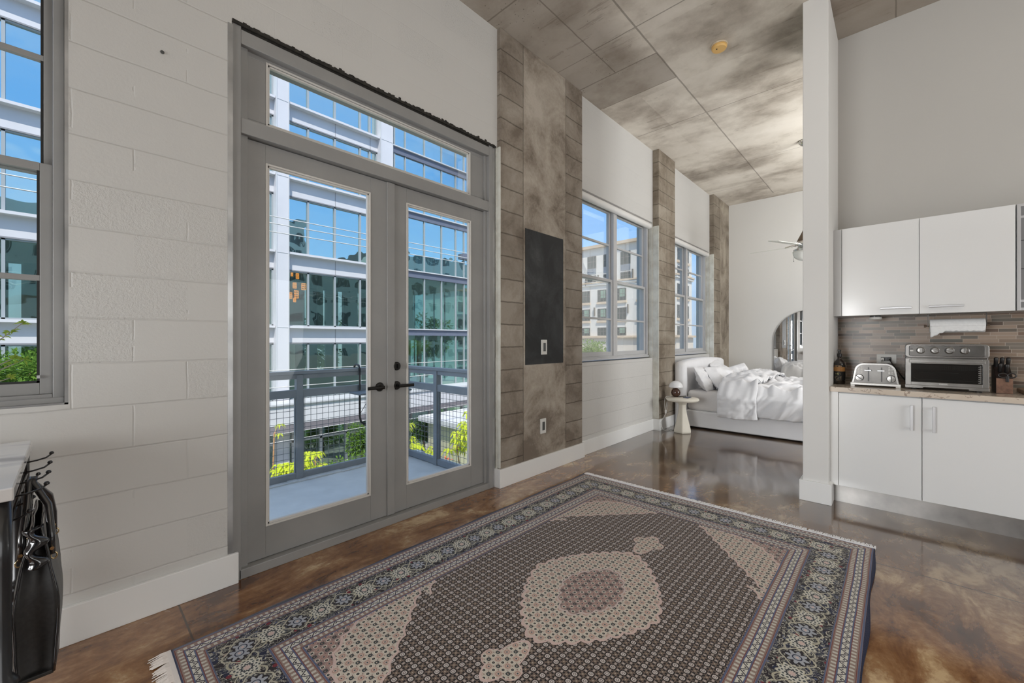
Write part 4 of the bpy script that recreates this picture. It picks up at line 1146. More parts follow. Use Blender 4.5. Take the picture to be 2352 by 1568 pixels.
m = MB().tube([(-.118, 1.88, .868), (-.118, 2.52, .868)], .005, 8).tube([(-.118, 1.88, .80), (-.118, 2.52, .80)], .005, 8).tube([(-.118, 1.88, .868), (-.118, 1.88, .80)], .005, 8).tube([(-.118, 2.52, .868), (-.118, 2.52, .80)], .005, 8)
m.build('rail', M['iron'], hr, smooth=True)
for y in (1.90, 2.06, 2.22, 2.40):
    for (z, L, dz) in ((.868, .070, .022), (.80, .036, .016)):
        MB().tube([(-.118, y, z), (-.118+L*.45, y, z+.004), (-.118+L*.8, y, z+.010), (-.118+L, y, z+dz)], .003, 7).lathe([(0, z+dz-.003), (.006, z+dz), (.007, z+dz+.004), (.004, z+dz+.009), (0, z+dz+.010)], (-.118+L, y, 0), 12).build('hook', M['iron'], hr, smooth=True)
M['patent'] = simple('black_patent_leather', (.010, .010, .012), .14, coat=.8)
M['leather'] = noisy('black_matt_leather', (.010, .0095, .0095), (.02, .019, .019), 90, .55, bstr=.25, bdist=.002)
M['panel_leather'] = noisy('charcoal_grained_leather', (.045, .045, .043), (.07, .07, .066), 120, .42, bstr=.25, bdist=.002)
M['brass'] = simple('polished_brass_fitting', (.55, .42, .24), .2, 1.0)
bag = thing('handbag', (-.058, 2.11, .26), 'black leather tote bag hanging from the table hook rail', 'handbag')
by0, by1 = 1.925, 2.30; bxc = -.070
def bagsurf(u, v, side):
    z = .300+.450*v
    th = (.036+.010*math.sin(v*PI*.9))*(1-.75*max(0, v-.45)**1.2/.55**1.2)
    y = by0+(by1-by0)*u+(.03-.06*u)*max(0, v-.55)
    bul = th*(1+.22*math.sin(PI*u)*(1-v))
    x = bxc+side*bul+.004*nz3(y*12, z*10, side)
    return (x, y, z)
for sd in (-1, 1):
    m = MB(); m.grid(lambda u, v: bagsurf(u, v, sd), 20, 24); m.build('side_panel', M['panel_leather'], bag, smooth=True, solid=.004)
m = MB()
def gus(u, v):
    a = bagsurf(0, v, -1); b_ = bagsurf(0, v, 1); x = a[0]*(1-u)+b_[0]*u
    fold_ = .016*math.sin(u*PI)*(1+1.6*max(0, v-.6))
    return (x+.008*max(0, v-.6)*math.sin(v*40), a[1]+fold_+.006*math.sin(v*9), a[2])
m.grid(gus, 10, 30); m.build('gusset', M['leather'], bag, smooth=True, solid=.003)
m = MB()
def gus2(u, v):
    a = bagsurf(1, v, -1); b_ = bagsurf(1, v, 1); return (a[0]*(1-u)+b_[0]*u, a[1]-.012*math.sin(u*PI), a[2])
m.grid(gus2, 8, 16); m.build('gusset', M['leather'], bag, smooth=True, solid=.003)
a0, a1 = bagsurf(0, 0, -1), bagsurf(1, 0, 1)
MB().box(bxc-.036, bxc+.036, by0, by1, .292, .304).build('bottom_panel', M['leather'], bag, bevel=.003)
for sd in (-1, 1):
    MB().tube([tuple(Vector(bagsurf(0, k/14, sd))+Vector((0, -.002, 0))) for k in range(15)]+[tuple(Vector(bagsurf(k/10, 1, sd))) for k in range(11)]+[tuple(Vector(bagsurf(1, 1-k/14, sd))) for k in range(15)], .0035, 7).build('piping', M['patent'], bag, smooth=True)
# shiny folded tuck at the top of the gusset
m = MB()
def tuck(u, v):
    z = .635+.12*v; w_ = .015+.006*math.sin(v*13)
    return (bxc-.004+.010*math.sin(v*12)+(u-.5)*2*w_, by0-.004-.014*math.sin(u*PI)+.01*v, z)
m.grid(tuck, 10, 26); m.build('folded_tuck', M['patent'], bag, smooth=True, solid=.004)
for sd, hx in ((-1, -.092), (1, -.040)):
    for yy in (by0+.03, by1-.10):
        top = (-.083 if sd < 0 else -.078, 2.06, .878)
        MB().tube([(bxc+sd*.032, yy, .655), (bxc+sd*.030, yy+.01, .72), (bxc+sd*.022, (yy+2.06)/2, .80), (-.085+sd*.004, 2.05, .868), (top[0], top[1], .884)], [.0085, .0095, .0095, .009, .008], 10).build('strap', M['patent'], bag, smooth=True)
        MB().tube([(bxc+sd*.036+.007*math.cos(t), yy-.002, .650+.010*math.sin(t)) for t in [k*2*PI/14 for k in range(14)]], .0022, 6, closed=True).build('strap_ring', M['brass'], bag, smooth=True)
        MB().lathe([(0, yy-.012), (.005, yy-.012), (.005, yy-.004), (0, yy-.004)], (bxc+sd*.032, 0, .676), 10, 'y').build('rivet', M['brass'], bag)

# ---------------------------------------------------------------- balcony
M['deck'] = noisy('grey_coated_concrete_deck', (.66, .66, .64), (.76, .76, .74), 4, .75, bstr=.1)
M['rail'] = noisy('blue_grey_painted_steel', (.25, .27, .29), (.30, .32, .335), 5, .45)
M['wire'] = simple('galvanised_wire_mesh', (.19, .21, .22), .45, .3)
m = MB().box(.05, 2.98, WT, 4.46, -.30, -.052); struct(m, 'balcony_slab', M['deck'])
M['white_coat'] = noisy('white_drip_sealant', (.62, .63, .62), (.75, .76, .75), 12, .5, bstr=.5)
rnd = random.Random(2)
m = MB()
for k in range(34):
    x = .06+k*.086; m.box(x, x+.088, 4.27-rnd.random()*.018, 4.40, -.053, -.040+rnd.random()*.006)
struct(m, 'balcony_curb', M['white_coat'], bevel=.004)
ra = thing('balcony_railing', (1.5, 4.35, -.05), 'blue-grey steel balcony railing with woven wire mesh panels', 'railing')
FY_ = 4.35; SX_ = 2.785
def hrail(z0, z1, t0, t1, nm):
    MB().box(.10, SX_+t1, FY_-t0, FY_+t1, z0, z1).build(nm, M['rail'], ra, bevel=.004)
    MB().box(SX_-t0, SX_+t1, WT, FY_-t0, z0, z1).build(nm, M['rail'], ra, bevel=.004)
hrail(.995, 1.028, .038, .034, 'top_cap'); hrail(.948, .995, .020, .020, 'top_rail'); hrail(.765, .842, .022, .022, 'middle_rail'); hrail(-.045, .022, .022, .022, 'bottom_rail')
for (x, y) in ((1.555, FY_), (.13, FY_), (SX_, 3.735), (SX_, 2.93), (SX_, FY_)):
    MB().box(x-.031, x+.031, y-.031, y+.031, -.052, .99).build('post', M['rail'], ra, bevel=.004)
def mesh_x(x0, x1):
    m = MB(); k = x0+.02
    while k < x1: m.tube([(k, FY_, .015), (k, FY_, .775)], .0024, 5); k += .0585
    z = .05
    while z < .77: m.tube([(x0, FY_+.003, z), (x1, FY_+.003, z)], .0024, 5); z += .0585
    m.build('wire_mesh', M['wire'], ra)
    MB().box(x0-.005, x0+.008, FY_-.012, FY_+.012, .02, .768).box(x1-.008, x1+.005, FY_-.012, FY_+.012, .02, .768).build('mesh_edge', M['rail'], ra)
def mesh_y(y0, y1):
    m = MB(); k = y0+.02
    while k < y1: m.tube([(SX_, k, .015), (SX_, k, .775)], .0024, 5); k += .0585
    z = .05
    while z < .77: m.tube([(SX_+.003, y0, z), (SX_+.003, y1, z)], .0024, 5); z += .0585
    m.build('wire_mesh', M['wire'], ra)
    MB().box(SX_-.012, SX_+.012, y0-.005, y0+.008, .02, .768).box(SX_-.012, SX_+.012, y1-.008, y1+.005, .02, .768).build('mesh_edge', M['rail'], ra)
mesh_x(.165, 1.52); mesh_x(1.592, 2.75); mesh_y(2.965, 3.70); mesh_y(3.77, 4.315)
bt_ = thing('rail_table', (2.3, 4.18, .5), 'small grey folding table hooked over the balcony rail', 'table')
MB().rbox(2.03, 2.66, 4.02, 4.285, .762, .782, .03, 'z').build('shelf', simple('grey_metal_tray', (.16, .19, .22), .4), bt_, bevel=.003)
for x in (2.165, 2.58):
    MB().tube([(x, 4.425, .99), (x, 4.42, 1.045), (x, 4.38, 1.062), (x, 4.32, 1.055), (x, 4.297, 1.02), (x, 4.295, .50), (x+.01, 4.29, .44), (x+.05, 4.285, .41), (x+.12, 4.28, .405)], .012, 8).build('hook_bar', M['black'], bt_, smooth=True)
    MB().tube([(x, 4.293, .52), (x, 4.04, .765)], .003, 6).build('brace', M['black'], bt_)
MB().rbox(2.20, 2.36, 4.14, 4.24, .783, .80, .02, 'z').build('phone_stand', simple('steel_grey_box', (.2, .2, .22), .4), bevel=.003, label='small grey flat box lying on the balcony rail table', category='box')

# ---------------------------------------------------------------- outside: ground, facades, planting
GZ = -6.2
M['ground'] = noisy('courtyard_paving', (.30, .29, .27), (.42, .41, .38), 1.2, .85)
m = MB().box(-60, 140, 3.0, 110, GZ-.3, GZ); struct(m, 'ground', M['ground'])
M['lawn'] = noisy('lawn', (.10, .17, .05), (.20, .28, .09), 6, .9)
MB().box(-12, 30, 12.5, 19.5, GZ, GZ+.04).build('lawn', M['lawn'], kind='structure', origin=(0, 16, GZ))
M['own_wall'] = simple('own_building_stucco', (.55, .52, .47), .8)
MB().box(-20, 30, 2.92, 3.06, GZ, -.31).build('wall_outside', M['own_wall'], kind='structure')
# --- glass office building across the court
FY0 = 25.0
M['metal_panel'] = noisy('lavender_white_metal_panel', (.60, .59, .62), (.64, .63, .66), .8, .45)
M['panel_joint'] = simple('panel_joint', (.25, .25, .27), .6)
M['mullion'] = simple('grey_mullion', (.33, .36, .38), .4)
M['mullion_white'] = simple('white_mullion', (.58, .58, .60), .4)
M['slab_dark'] = simple('slate_spandrel', (.13, .145, .20), .5)
def curtain(name, tint, refl, tcol):
    b = MatB(name); b.pos()
    tr = b.n('ShaderNodeBsdfTransparent'); tr.inputs[0].default_value = tcol+(1,)
    gl = b.n('ShaderNodeBsdfGlossy'); gl.inputs[0].default_value = tint+(1,)
    gl.inputs['Roughness'].default_value = .015
    bu = b.n('ShaderNodeBump'); bu.inputs['Strength'].default_value = .08; bu.inputs['Distance'].default_value = .25
    nz = b.noise(scale=.55, detail=2); b.link(nz.o, bu.inputs['Height']); b.link(bu.outputs[0], gl.inputs['Normal'])
    mx = b.n('ShaderNodeMixShader'); mx.inputs[0].default_value = refl
    b.link(tr.outputs[0], mx.inputs[1]); b.link(gl.outputs[0], mx.inputs[2]); b.link(mx.outputs[0], b.out.inputs[0]); return b.m
M['curtain'] = curtain('teal_curtain_glass', (.80, .98, .97), .66, (.45, .58, .56))
_b2 = MatB('tinted_side_glass'); _t2 = _b2.n('ShaderNodeBsdfTransparent'); _t2.inputs[0].default_value = (.62, .80, .80, 1); _b2.link(_t2.outputs[0], _b2.out.inputs[0]); M['side_glass'] = _b2.m
M['curtain_low'] = curtain('green_curtain_glass', (.76, .93, .88), .24, (.72, .82, .74))
ob = thing('office_building', (8, FY0, GZ), 'glass and pale metal office building across the courtyard', 'building')
bands = [(13.70, 14.59), (9.46, 10.43), (5.29, 6.24), (1.19, 2.12), (17.9, 18.8), (22.0, 22.9)]
def bay(x0, x1, mull):
    for (a, b_) in bands:
        p_ = MB().box(x0, x1, FY0-.02, FY0+.3, a, b_).build('spandrel', M['metal_panel'], ob)
        MB().box(x0+.02, x1-.02, FY0-.36, FY0+.0, b_-.10, b_+.02).build('sill_ledge', M['metal_panel'], p_)
        MB().box(x0, x1, FY0-.03, FY0+.1, a-.03, a+.03).build('head_line', M['panel_joint'], p_)
        m = MB()
        for j in mull[1::2]: m.box(j-.012, j+.012, FY0-.03, FY0, a, b_-.1)
        if m.v: m.build('panel_seam', M['panel_joint'], p_)
    zz = [-2.05]+[v for p in sorted(bands) for v in p]
    for i in range(0, len(zz)-1, 2):
        z0, z1 = zz[i], zz[i+1]
        g = MB().box(x0, x1, FY0+.12, FY0+.16, z0, z1).build('glazing', M['curtain'] if z0 > 4 else M['curtain_low'], ob)
        m = MB()
        for j in mull: m.box(j-.05, j+.05, FY0+.02, FY0+.16, z0, z1)
        m.box(x0, x1, FY0+.02, FY0+.16, z0, z0+.09).box(x0, x1, FY0+.02, FY0+.16, z1-.09, z1)
        m.box(x0, x0+.08, FY0+.02, FY0+.16, z0, z1).box(x1-.08, x1, FY0+.02, FY0+.16, z0, z1)
        m.build('mullions', M['mullion'], g)
bay(-9.0, 7.62, [-7.6, -6.05, -4.5, -2.9, -1.74, -.2, 1.35, 2.9, 4.45, 6.0])
bay(8.283, 13.816, [9.465, 11.029, 12.648, 13.3])
for (x0, x1) in ((7.62, 8.283), (13.816, 14.72)):
    p_ = MB().box(x0, x1, FY0-.42, FY0+.3, GZ, 23).build('pilaster', M['metal_panel'], ob)
    m = MB().box(x0, x0+.05, FY0-.45, FY0-.42, GZ, 23).box(x1-.05, x1, FY0-.45, FY0-.42, GZ, 23)
    for z in (14.5, 10.35, 6.15, 2.05, -2.1): m.box(x0, x1, FY0-.435, FY0-.42, z-.02, z+.02)
    m.build('edge_trim', M['mullion_white'], p_)
# projecting glass volume with slate bands
gb = [(14.08, 14.54), (9.93, 10.38), (5.77, 6.24), (1.68, 2.13), (18.2, 18.7), (-2.5, -2.05)]
X0, X1 = 14.85, 21.70
for (a, b_) in gb:
    p_ = MB().box(X0, X1+.1, FY0-.12, FY0+9, a, b_).build('slate_band', M['slab_dark'], ob)
    MB().box(X0, X1+.22, FY0-.24, FY0+9, b_-.05, b_+.02).build('band_ledge', M['mullion_white'], p_)
zz = [v for p in sorted(gb) for v in p][1:]
for i in range(0, len(zz)-1, 2):
    z0, z1 = zz[i], zz[i+1]
    g = MB().box(X0, X1, FY0, FY0+.04, z0, z1).build('glazing', M['curtain'] if z0 > 5 else M['curtain_low'], ob)
    MB().box(X1-.04, X1, FY0+.04, FY0+8.9, z0, z1).build('side_glazing', M['side_glass'], ob)
    m = MB()
    for j in (15.05, 15.9, 17.489, 19.032, 20.391, 21.227, 21.66): m.box(j-.045, j+.045, FY0-.07, FY0+.04, z0, z1)
    for q in (1.5, 3, 4.5, 6, 7.5): m.box(X1-.04, X1+.06, FY0+q, FY0+q+.08, z0, z1)
    m.build('mullions', M['mullion'], g)
# lobby band, posts and ground floor glazing
p_ = MB().box(-9, 22.4, FY0-1.6, FY0+.3, -3.10, -2.08).build('lobby_canopy', M['metal_panel'], ob)
MB().box(-9, 22.5, FY0-1.7, FY0+.3, -2.10, -1.98).build('canopy_cap', M['mullion_white'], p_)
MB().box(-9, 22.4, FY0-1.58, FY0+.3, -3.50, -3.10).build('canopy_soffit_band', simple('mauve_soffit_band', (.20, .18, .20), .6), p_)
g = MB().box(-9, 22, FY0+.12, FY0+.16, GZ, -3.5).build('lobby_glazing', M['curtain_low'], ob)
m = MB()
for k in range(21): m.box(-8.6+k*1.56, -8.48+k*1.56, FY0-.02, FY0+.16, GZ, -3.5)
m.box(-9, 22, FY0-.02, FY0+.16, -4.45, -4.33)
m.build('mullions', M['mullion_white'], g)
# floors, ceilings, columns and back wall seen through the glass
M['interior'] = noisy('office_interior_wall', (.05, .06, .055), (.16, .18, .16), .5, .8)
M['soffit'] = simple('office_ceiling', (.30, .31, .29), .8)
m = MB()
for (a, b_) in bands+[(-2.9, -2.1)]: m.box(-9, 21.5, FY0+.3, FY0+8.8, a+.15, b_-.2)
m.build('floor_slabs', M['soffit'], ob)
m = MB().box(-9, 21.6, FY0+8.9, FY0+9.2, 5.4, 23)
for k in range(22): m.box(-9+k*1.45, -9+k*1.45+.75+.25*(k % 3), FY0+8.9, FY0+9.2, GZ, 5.4)
for z in (-2.4, 1.3): m.box(-9, 21.6, FY0+8.85, FY0+9.2, z, z+.9)
m.build('core_wall', M['interior'], ob)
m = MB(); rnd = random.Random(4)
for k in range(26):
    x = -8+k*1.15+rnd.random()*.5; y = FY0+2+rnd.random()*5; fl_ = rnd.choice([-6.2, -2.0, 2.1, 6.2])
    m.box(x, x+.16+rnd.random()*.3, y, y+.3, fl_, fl_+3.4)
m.build('interior_columns', simple('pale_interior_column', (.42, .45, .42), .7), ob)
MB().box(20.9, 22.6, FY0-.3, FY0+.5, 7.72, 8.12).build('corner_balcony_slab', M['slab_dark'], ob)
M['lantern'] = simple('lit_orange_lantern', (.9, .35, .05), .5, emis=(1, .34, .06), estr=1.6)
for i, (x, z, w_, h_) in enumerate(((9.05, 5.4, .10, .45), (9.36, 5.2, .16, .30), (9.2, 4.62, .20, .30), (9.72, 4.6, .26, .36), (8.96, 4.0, .18, .34), (9.3, 4.1, .24, .42), (9.2, 3.74, .14, .2))):
    l_ = thing('hanging_lantern', (x, FY0+1.4, z-h_/2), ('orange cage lantern glowing behind the office glass, ' + ['topmost of the cluster', 'second from the top of the cluster', 'middle left of the cluster', 'rightmost of the cluster', 'leftmost of the lower pair', 'right of the lower pair', 'lowest of the cluster'][i]), 'lantern', 'orange lanterns inside the office building')
    m = MB(); y = FY0+1.4
    for k in range(4):
        zz_ = z-h_/2+h_*k/3; m.tube([(x+w_/2*math.cos(t), y+w_/2*math.sin(t), zz_) for t in [q*PI/4 for q in range(8)]], .018, 5, closed=True)
    for q in range(4):
        t = q*PI/2; m.tube([(x+w_/2*math.cos(t), y+w_/2*math.sin(t), z-h_/2), (x+w_/2*math.cos(t), y+w_/2*math.sin(t), z+h_/2)], .016, 5)
    m.build('glowing_cage', M['lantern'], l_)
    MB().tube([(x, y, z+h_/2), (x, y, 5.42)], .006, 4).build('wire', M['black'], l_)
# --- apartment block behind our own building, seen only as a reflection in the office glass
def block_mat():
    b = MatB('shaded_block_facade'); x, y, z = b.pos()
    wz = (z/3.3).frac().between(.30, .80); wx = (x/3.9).frac().between(.22, .78); mul = (x/.73).frac().lt(.10)
    c = b.mix(wz*wx*(1.0-mul), (.36, .42, .38), (.05, .07, .07))
    return b.bsdf(c, .7)
M['block'] = block_mat()
nb = thing('apartment_block', (20, -25, GZ), 'stepped apartment block that shows only as a reflection in the office glass', 'building')
for (x0, x1, h) in ((-26, 14, 17.5), (14, 27, 21.0), (27, 40, 14.5), (40, 64, 19.0)): MB().box(x0+.01, x1-.01, -40, -22, GZ, h).build('wing', M['block'], nb)
MB().box(6, 18, -22.0, -19.5, 14.2, 15.0).build('roof_terrace', M['soffit'], nb)
# --- cream stone building seen through the side windows
def SC(v): return 1.33+(v-1.33)*1.3
M['cream_stone'] = noisy('cream_rendered_wall', (.66, .61, .545), (.72, .67, .60), .6, .8)
M['tan_stone'] = noisy('tan_cornice_stone', (.56, .42, .29), (.64, .50, .36), .9, .8)
M['win_dark'] = simple('dark_reflecting_window', (.035, .045, .042), .15)
M['win_green'] = simple('green_blind', (.20, .30, .22), .4)
M['win_frame'] = simple('bronze_window_frame', (.14, .125, .11), .5)
M['blue_spandrel'] = noisy('slate_blue_spandrel', (.16, .18, .21), (.24, .26, .29), 2, .5)
CX0 = 58.5; CY0 = 22.8
cb = thing('apartment_building', (62, 32, GZ), 'cream stone apartment building with tan cornice beyond the side windows', 'building')
MB().box(CX0, CX0+6.2, CY0, 48, GZ-1, SC(13.05)).build('wall', M['cream_stone'], cb)
MB().box(CX0-.5, CX0+6.5, CY0-.5, 48, SC(12.85), SC(13.2)).build('roof_cornice', M['tan_stone'], cb)
MB().box(CX0-.35, CX0+6.5, CY0-.35, 48, SC(8.45), SC(8.62)).build('string_course', M['tan_stone'], cb)
MB().box(CX0-.25, CX0+6.5, CY0-.25, 48, SC(8.2), SC(8.42)).build('string_course', M['cream_stone'], cb)
MB().box(CX0-.6, CX0+6.5, CY0-.6, 48, SC(1.66), SC(1.89)).build('string_course', M['tan_stone'], cb)
MB().box(CX0-.12, CX0+6.5, CY0-.12, 48, GZ-1, SC(1.64)).build('plinth', noisy('warm_plinth_stone', (.60, .52, .43), (.66, .58, .49), .5, .8), cb)
def cwin(yc, z0, z1, w, kind, face='x'):
    def B(m, a0, a1, d0, d1, z0_, z1_):
        if face == 'x': m.box(CX0-d1, CX0-d0, a0, a1, z0_, z1_)
        else: m.box(a0, a1, CY0-d1, CY0-d0, z0_, z1_)
        return m
    g = B(MB(), yc-w/2, yc+w/2, -.3, .02, z0, z1).build('window', M['win_dark'], cb)
    m = MB()
    for q in (-.5, -.19, .19, .5): B(m, yc+q*w-.035, yc+q*w+.035, .0, .05, z0, z1)
    for z in (z0, (z0*.45+z1*.55), z1): B(m, yc-w/2, yc+w/2, .0, .05, z-.035, z+.035)
    m.build('window_bars', M['win_frame'], g)
    if kind == 'green': B(MB(), yc-w*.36, yc+w*.18, .021, .03, z0+(z1-z0)*.3, z1-.1).build('blind', M['win_green'], g)
    if kind == 'up': B(MB(), yc-w/2, yc+w/2, .0, .06, z0-.95, z0-.03).build('panel', M['blue_spandrel'], g)
    if kind != 'up': B(MB(), yc-w/2-.12, yc+w/2+.12, .0, .22, z0-.40, z0-.08).build('sill', M['tan_stone'], g)
rnd = random.Random(8)
for i, y45 in enumerate((29.03, 26.65, 24.05, 21.4, 19.0, 31.4, 33.8)):
    yy = y45*1.3
    if yy < CY0+1: continue
    for j, (a, b_) in enumerate(((6.15, 7.58), (3.85, 5.24), (1.95, 2.9))):
        cwin(yy, SC(a), SC(b_), 1.6, 'green' if (i+j) % 3 else 'dark')
for i, y45 in enumerate((28.13, 25.85, 23.5, 21.0, 18.6, 30.5, 32.9)):
    yy = y45*1.3
    if yy < CY0+1: continue
    cwin(yy, SC(10.39), SC(11.9), 1.6, 'up'); cwin(yy, SC(8.70), SC(9.46), 1.6, 'low')
for x in (59.5, 62.8):
    for (a, b_) in ((10.2, 11.9), (8.75, 9.5), (6.15, 7.58), (3.85, 5.24), (1.95, 2.9)): cwin(x, SC(a), SC(b_), 1.1, 'dark', 'y')
m = MB()
for y in (36.9, 33.6, 30.6): m.box(CX0-.02, CX0+.02, y*1.0-.03, y+.03, SC(1.9), SC(8.2)); m.box(CX0-.02, CX0+.02, y-.03, y+.03, SC(8.7), SC(12.8))
m.build('facade_seam', simple('tan_joint', (.45, .36, .28), .8), cb)
sc_i = 0
m = MB()
for (y, z) in ((37.6, 11.0), (35.3, 11.2), (29.3, 11.5), (36.0, 6.0), (30.1, 6.2)): m.box(CX0-.3, CX0, y-.06, y+.06, z-.7, z+.7)
m.build('wall_sconces', M['win_frame'], cb)
# --- pale building far behind, in the gap right of the office
fb = thing('far_building', (58, 64, GZ), 'distant white building with balconies in the gap beside the office', 'building')
MB().box(50.5, 62, 62, 72, GZ, 11.2).build('wall', simple('white_far_wall', (.62, .62, .64), .7), fb)
MB().box(50.0, 62.3, 61.4, 72, 10.9, 11.5).build('roof_edge', simple('orange_timber_soffit', (.50, .22, .10), .7), fb)
for k in range(4):
    z = GZ+3+k*3.4
    for x in (51.2, 53.6, 56.0): f_ = MB().box(x, x+1.3, 61.85, 62.01, z, z+1.8).build('window', M['win_dark'], fb); MB().box(x+.6, x+.7, 61.8, 61.86, z, z+1.8).build('window_bars', M['win_frame'], f_)
    MB().box(51, 54.5, 60.6, 62, z-1.0, z-.6).build('balcony_slab', M['slab_dark'], fb)
# --- low pavilion with a white roof between, seen through the side railing
pv = thing('garden_pavilion', (17, 20, GZ), 'low white roofed pavilion in the courtyard beyond the side railing', 'pavilion')
MB().box(14.6, 22, 17.5, 21.5, -3.6, -3.3).build('roof', M['metal_panel'], pv)
MB().box(15.0, 21.6, 18.0, 21.0, GZ, -3.6).build('wall', simple('pale_yellow_wall', (.50, .47, .34), .8), pv)
# --- overhead cables
M['cable'] = simple('pale_cable', (.62, .60, .58), .5)
for i, (z0, z1, y) in enumerate(((5.13, 5.29, 14), (4.93, 5.09, 14.05), (4.68, 4.88, 14.1), (.67, .78, 10), (.29, .42, 10.05), (-1.16, -1.02, 12), (-1.38, -1.2, 12.06))):
    def zc(x): t = (x+14)/44; return z0+(z1-z0)*((x-4)/8)*.5 - (0.0006 if i < 3 else .0)*(x-8)*(x-8)*-.6
    m = MB().tube([(x, y, zc(x)) for x in range(-14, 34, 2)], .016 if i < 3 else .009, 5)
    m.build('overhead_cable', M['cable'], label='pale overhead cable across the courtyard, ' + ['topmost of the upper three', 'middle of the upper three', 'lowest of the upper three', 'just above the balcony rail', 'just below the balcony top rail', 'upper of the two behind the wire mesh', 'lower of the two behind the wire mesh'][i], category='cable', group='overhead cables')
# --- planting
def leafmat(name, c0, c1, trans=.35):
    b = MatB(name); b.pos(); n = b.noise(scale=7, detail=3); c = b.mix(n, c0, c1)
    d = b.n('ShaderNodeBsdfDiffuse'); t = b.n('ShaderNodeBsdfTranslucent'); b.link(c, d.inputs[0]); b.link(c, t.inputs[0])
    mx = b.n('ShaderNodeMixShader'); mx.inputs[0].default_value = trans; b.link(d.outputs[0], mx.inputs[1]); b.link(t.outputs[0], mx.inputs[2]); b.link(mx.outputs[0], b.out.inputs[0]); return b.m
M['leaf_bright'] = leafmat('bright_yellow_green_leaf', (.50, .62, .04), (.85, .88, .10), .45)
M['leaf_mid'] = leafmat('mid_green_leaf', (.08, .18, .03), (.22, .36, .07))
M['leaf_dark'] = leafmat('dark_green_leaf', (.03, .08, .02), (.10, .19, .05))
M['leaf_olive'] = leafmat('olive_green_leaf', (.14, .24, .05), (.36, .46, .12))
M['bark'] = noisy('grey_brown_bark', (.13, .09, .06), (.25, .18, .12), 14, .9)
M['bark_tan'] = simple('orange_tan_stem', (.45, .24, .12), .8)
def quad_leaf(m, p, d, n, L, w):
    d = d.normalized(); s_ = d.cross(n).normalized()*w
    tip = p+d*L+Vector((0, 0, -L*.25)); mid = p+d*L*.5
    m.add([p, mid+s_, tip, mid-s_], [(0, 1, 2, 3)])
def foliage(clumps, n, L, w, seed):
    r = random.Random(seed); m = MB()
    for k in range(n):
        c, rad = clumps[r.randrange(len(clumps))]
        v = Vector((r.gauss(0, 1), r.gauss(0, 1), r.gauss(0, 1))).normalized()
        p = Vector(c)+Vector((v.x*rad[0], v.y*rad[1], v.z*rad[2]))*(.55+.5*r.random())
        d = (v+Vector((r.uniform(-.7, .7), r.uniform(-.7, .7), r.uniform(-.5, .6)))).normalized()
        quad_leaf(m, p, d, Vector((r.uniform(-.6, .6), r.uniform(-.6, .6), 1)), L*(.6+.8*r.random()), w)
    return m
def tree(name, base, h, crown, n, L, w, mat, seed, lab, cat='tree', group=None, trunk=.09):
    t = thing(name, base, lab, cat, group); r = random.Random(seed); b = Vector(base)
    m = MB(); top = b+Vector((r.uniform(-.2, .2), 0, h))
    m.tube([b, b+(top-b)*.5+Vector((.08, .05, 0)), top], [trunk, trunk*.75, trunk*.4], 8)
    cl = []
    for k in range(7):
        a = r.uniform(0, 2*PI); q = r.uniform(.3, .8)
        c = top+Vector((math.cos(a)*crown[0]*q, math.sin(a)*crown[1]*q, r.uniform(-.4, .5)*crown[2]))
        m.tube([b+(top-b)*.7, (b+(top-b)*.85+c)/2+Vector((0, 0, .1)), c], [trunk*.4, trunk*.25, trunk*.1], 6)
        cl.append((tuple(c), (crown[0]*.5, crown[1]*.5, crown[2]*.45)))
    cl.append((tuple(top), (crown[0]*.55, crown[1]*.55, crown[2]*.6)))
    m.build('trunk', M['bark'], t); foliage(cl, n, L, w, seed).build('foliage', mat, t)
    return t
tree('small_tree', (24.0, 14.8, GZ), 6.9, (1.2, 1.2, .9), 1500, .20, .035, M['leaf_olive'], 11, 'airy green tree in front of the cream building, low in the middle window')
tree('courtyard_tree', (11.4, 22.4, GZ), 1.9, (.9, .6, 1.0), 1600, .20, .05, M['leaf_mid'], 12, 'leafy green tree before the office lobby, left of the door handles', group='trees before the office lobby')
tree('courtyard_tree', (15.4, 22.0, GZ), 1.9, (.9, .6, 1.0), 1600, .20, .05, M['leaf_dark'], 13, 'dark green tree before the office lobby, in the middle', group='trees before the office lobby')
tree('courtyard_tree', (30.0, 30.0, GZ), 6.6, (2.6, 2.0, 2.6), 2600, .32, .09, M['leaf_olive'], 14, 'yellow-green tree at the right corner of the office building', group='trees before the office lobby')
tree('courtyard_tree', (-1.6, 18.0, GZ), 6.3, (2.4, 1.4, 1.1), 6500, .15, .035, M['leaf_mid'], 15, 'tall green tree low in the left window', group='trees before the office lobby')
for i, (x, y, h, w_) in enumerate(((2, 40, 7.5, 'leftmost'), (9, 41, 8.5, 'second from the left'), (15, 40, 7.0, 'middle one'), (22, 42, 9.0, 'second from the right'), (29, 41, 8, 'rightmost'))):
    tree('street_tree', (x, y, GZ), h, (3.2, 2.2, 3.0), 1500, .42, .14, M['leaf_olive'], 60+i, 'green street tree seen through the lower glass of the office, ' + w_, group='street trees behind the office building', trunk=.2)
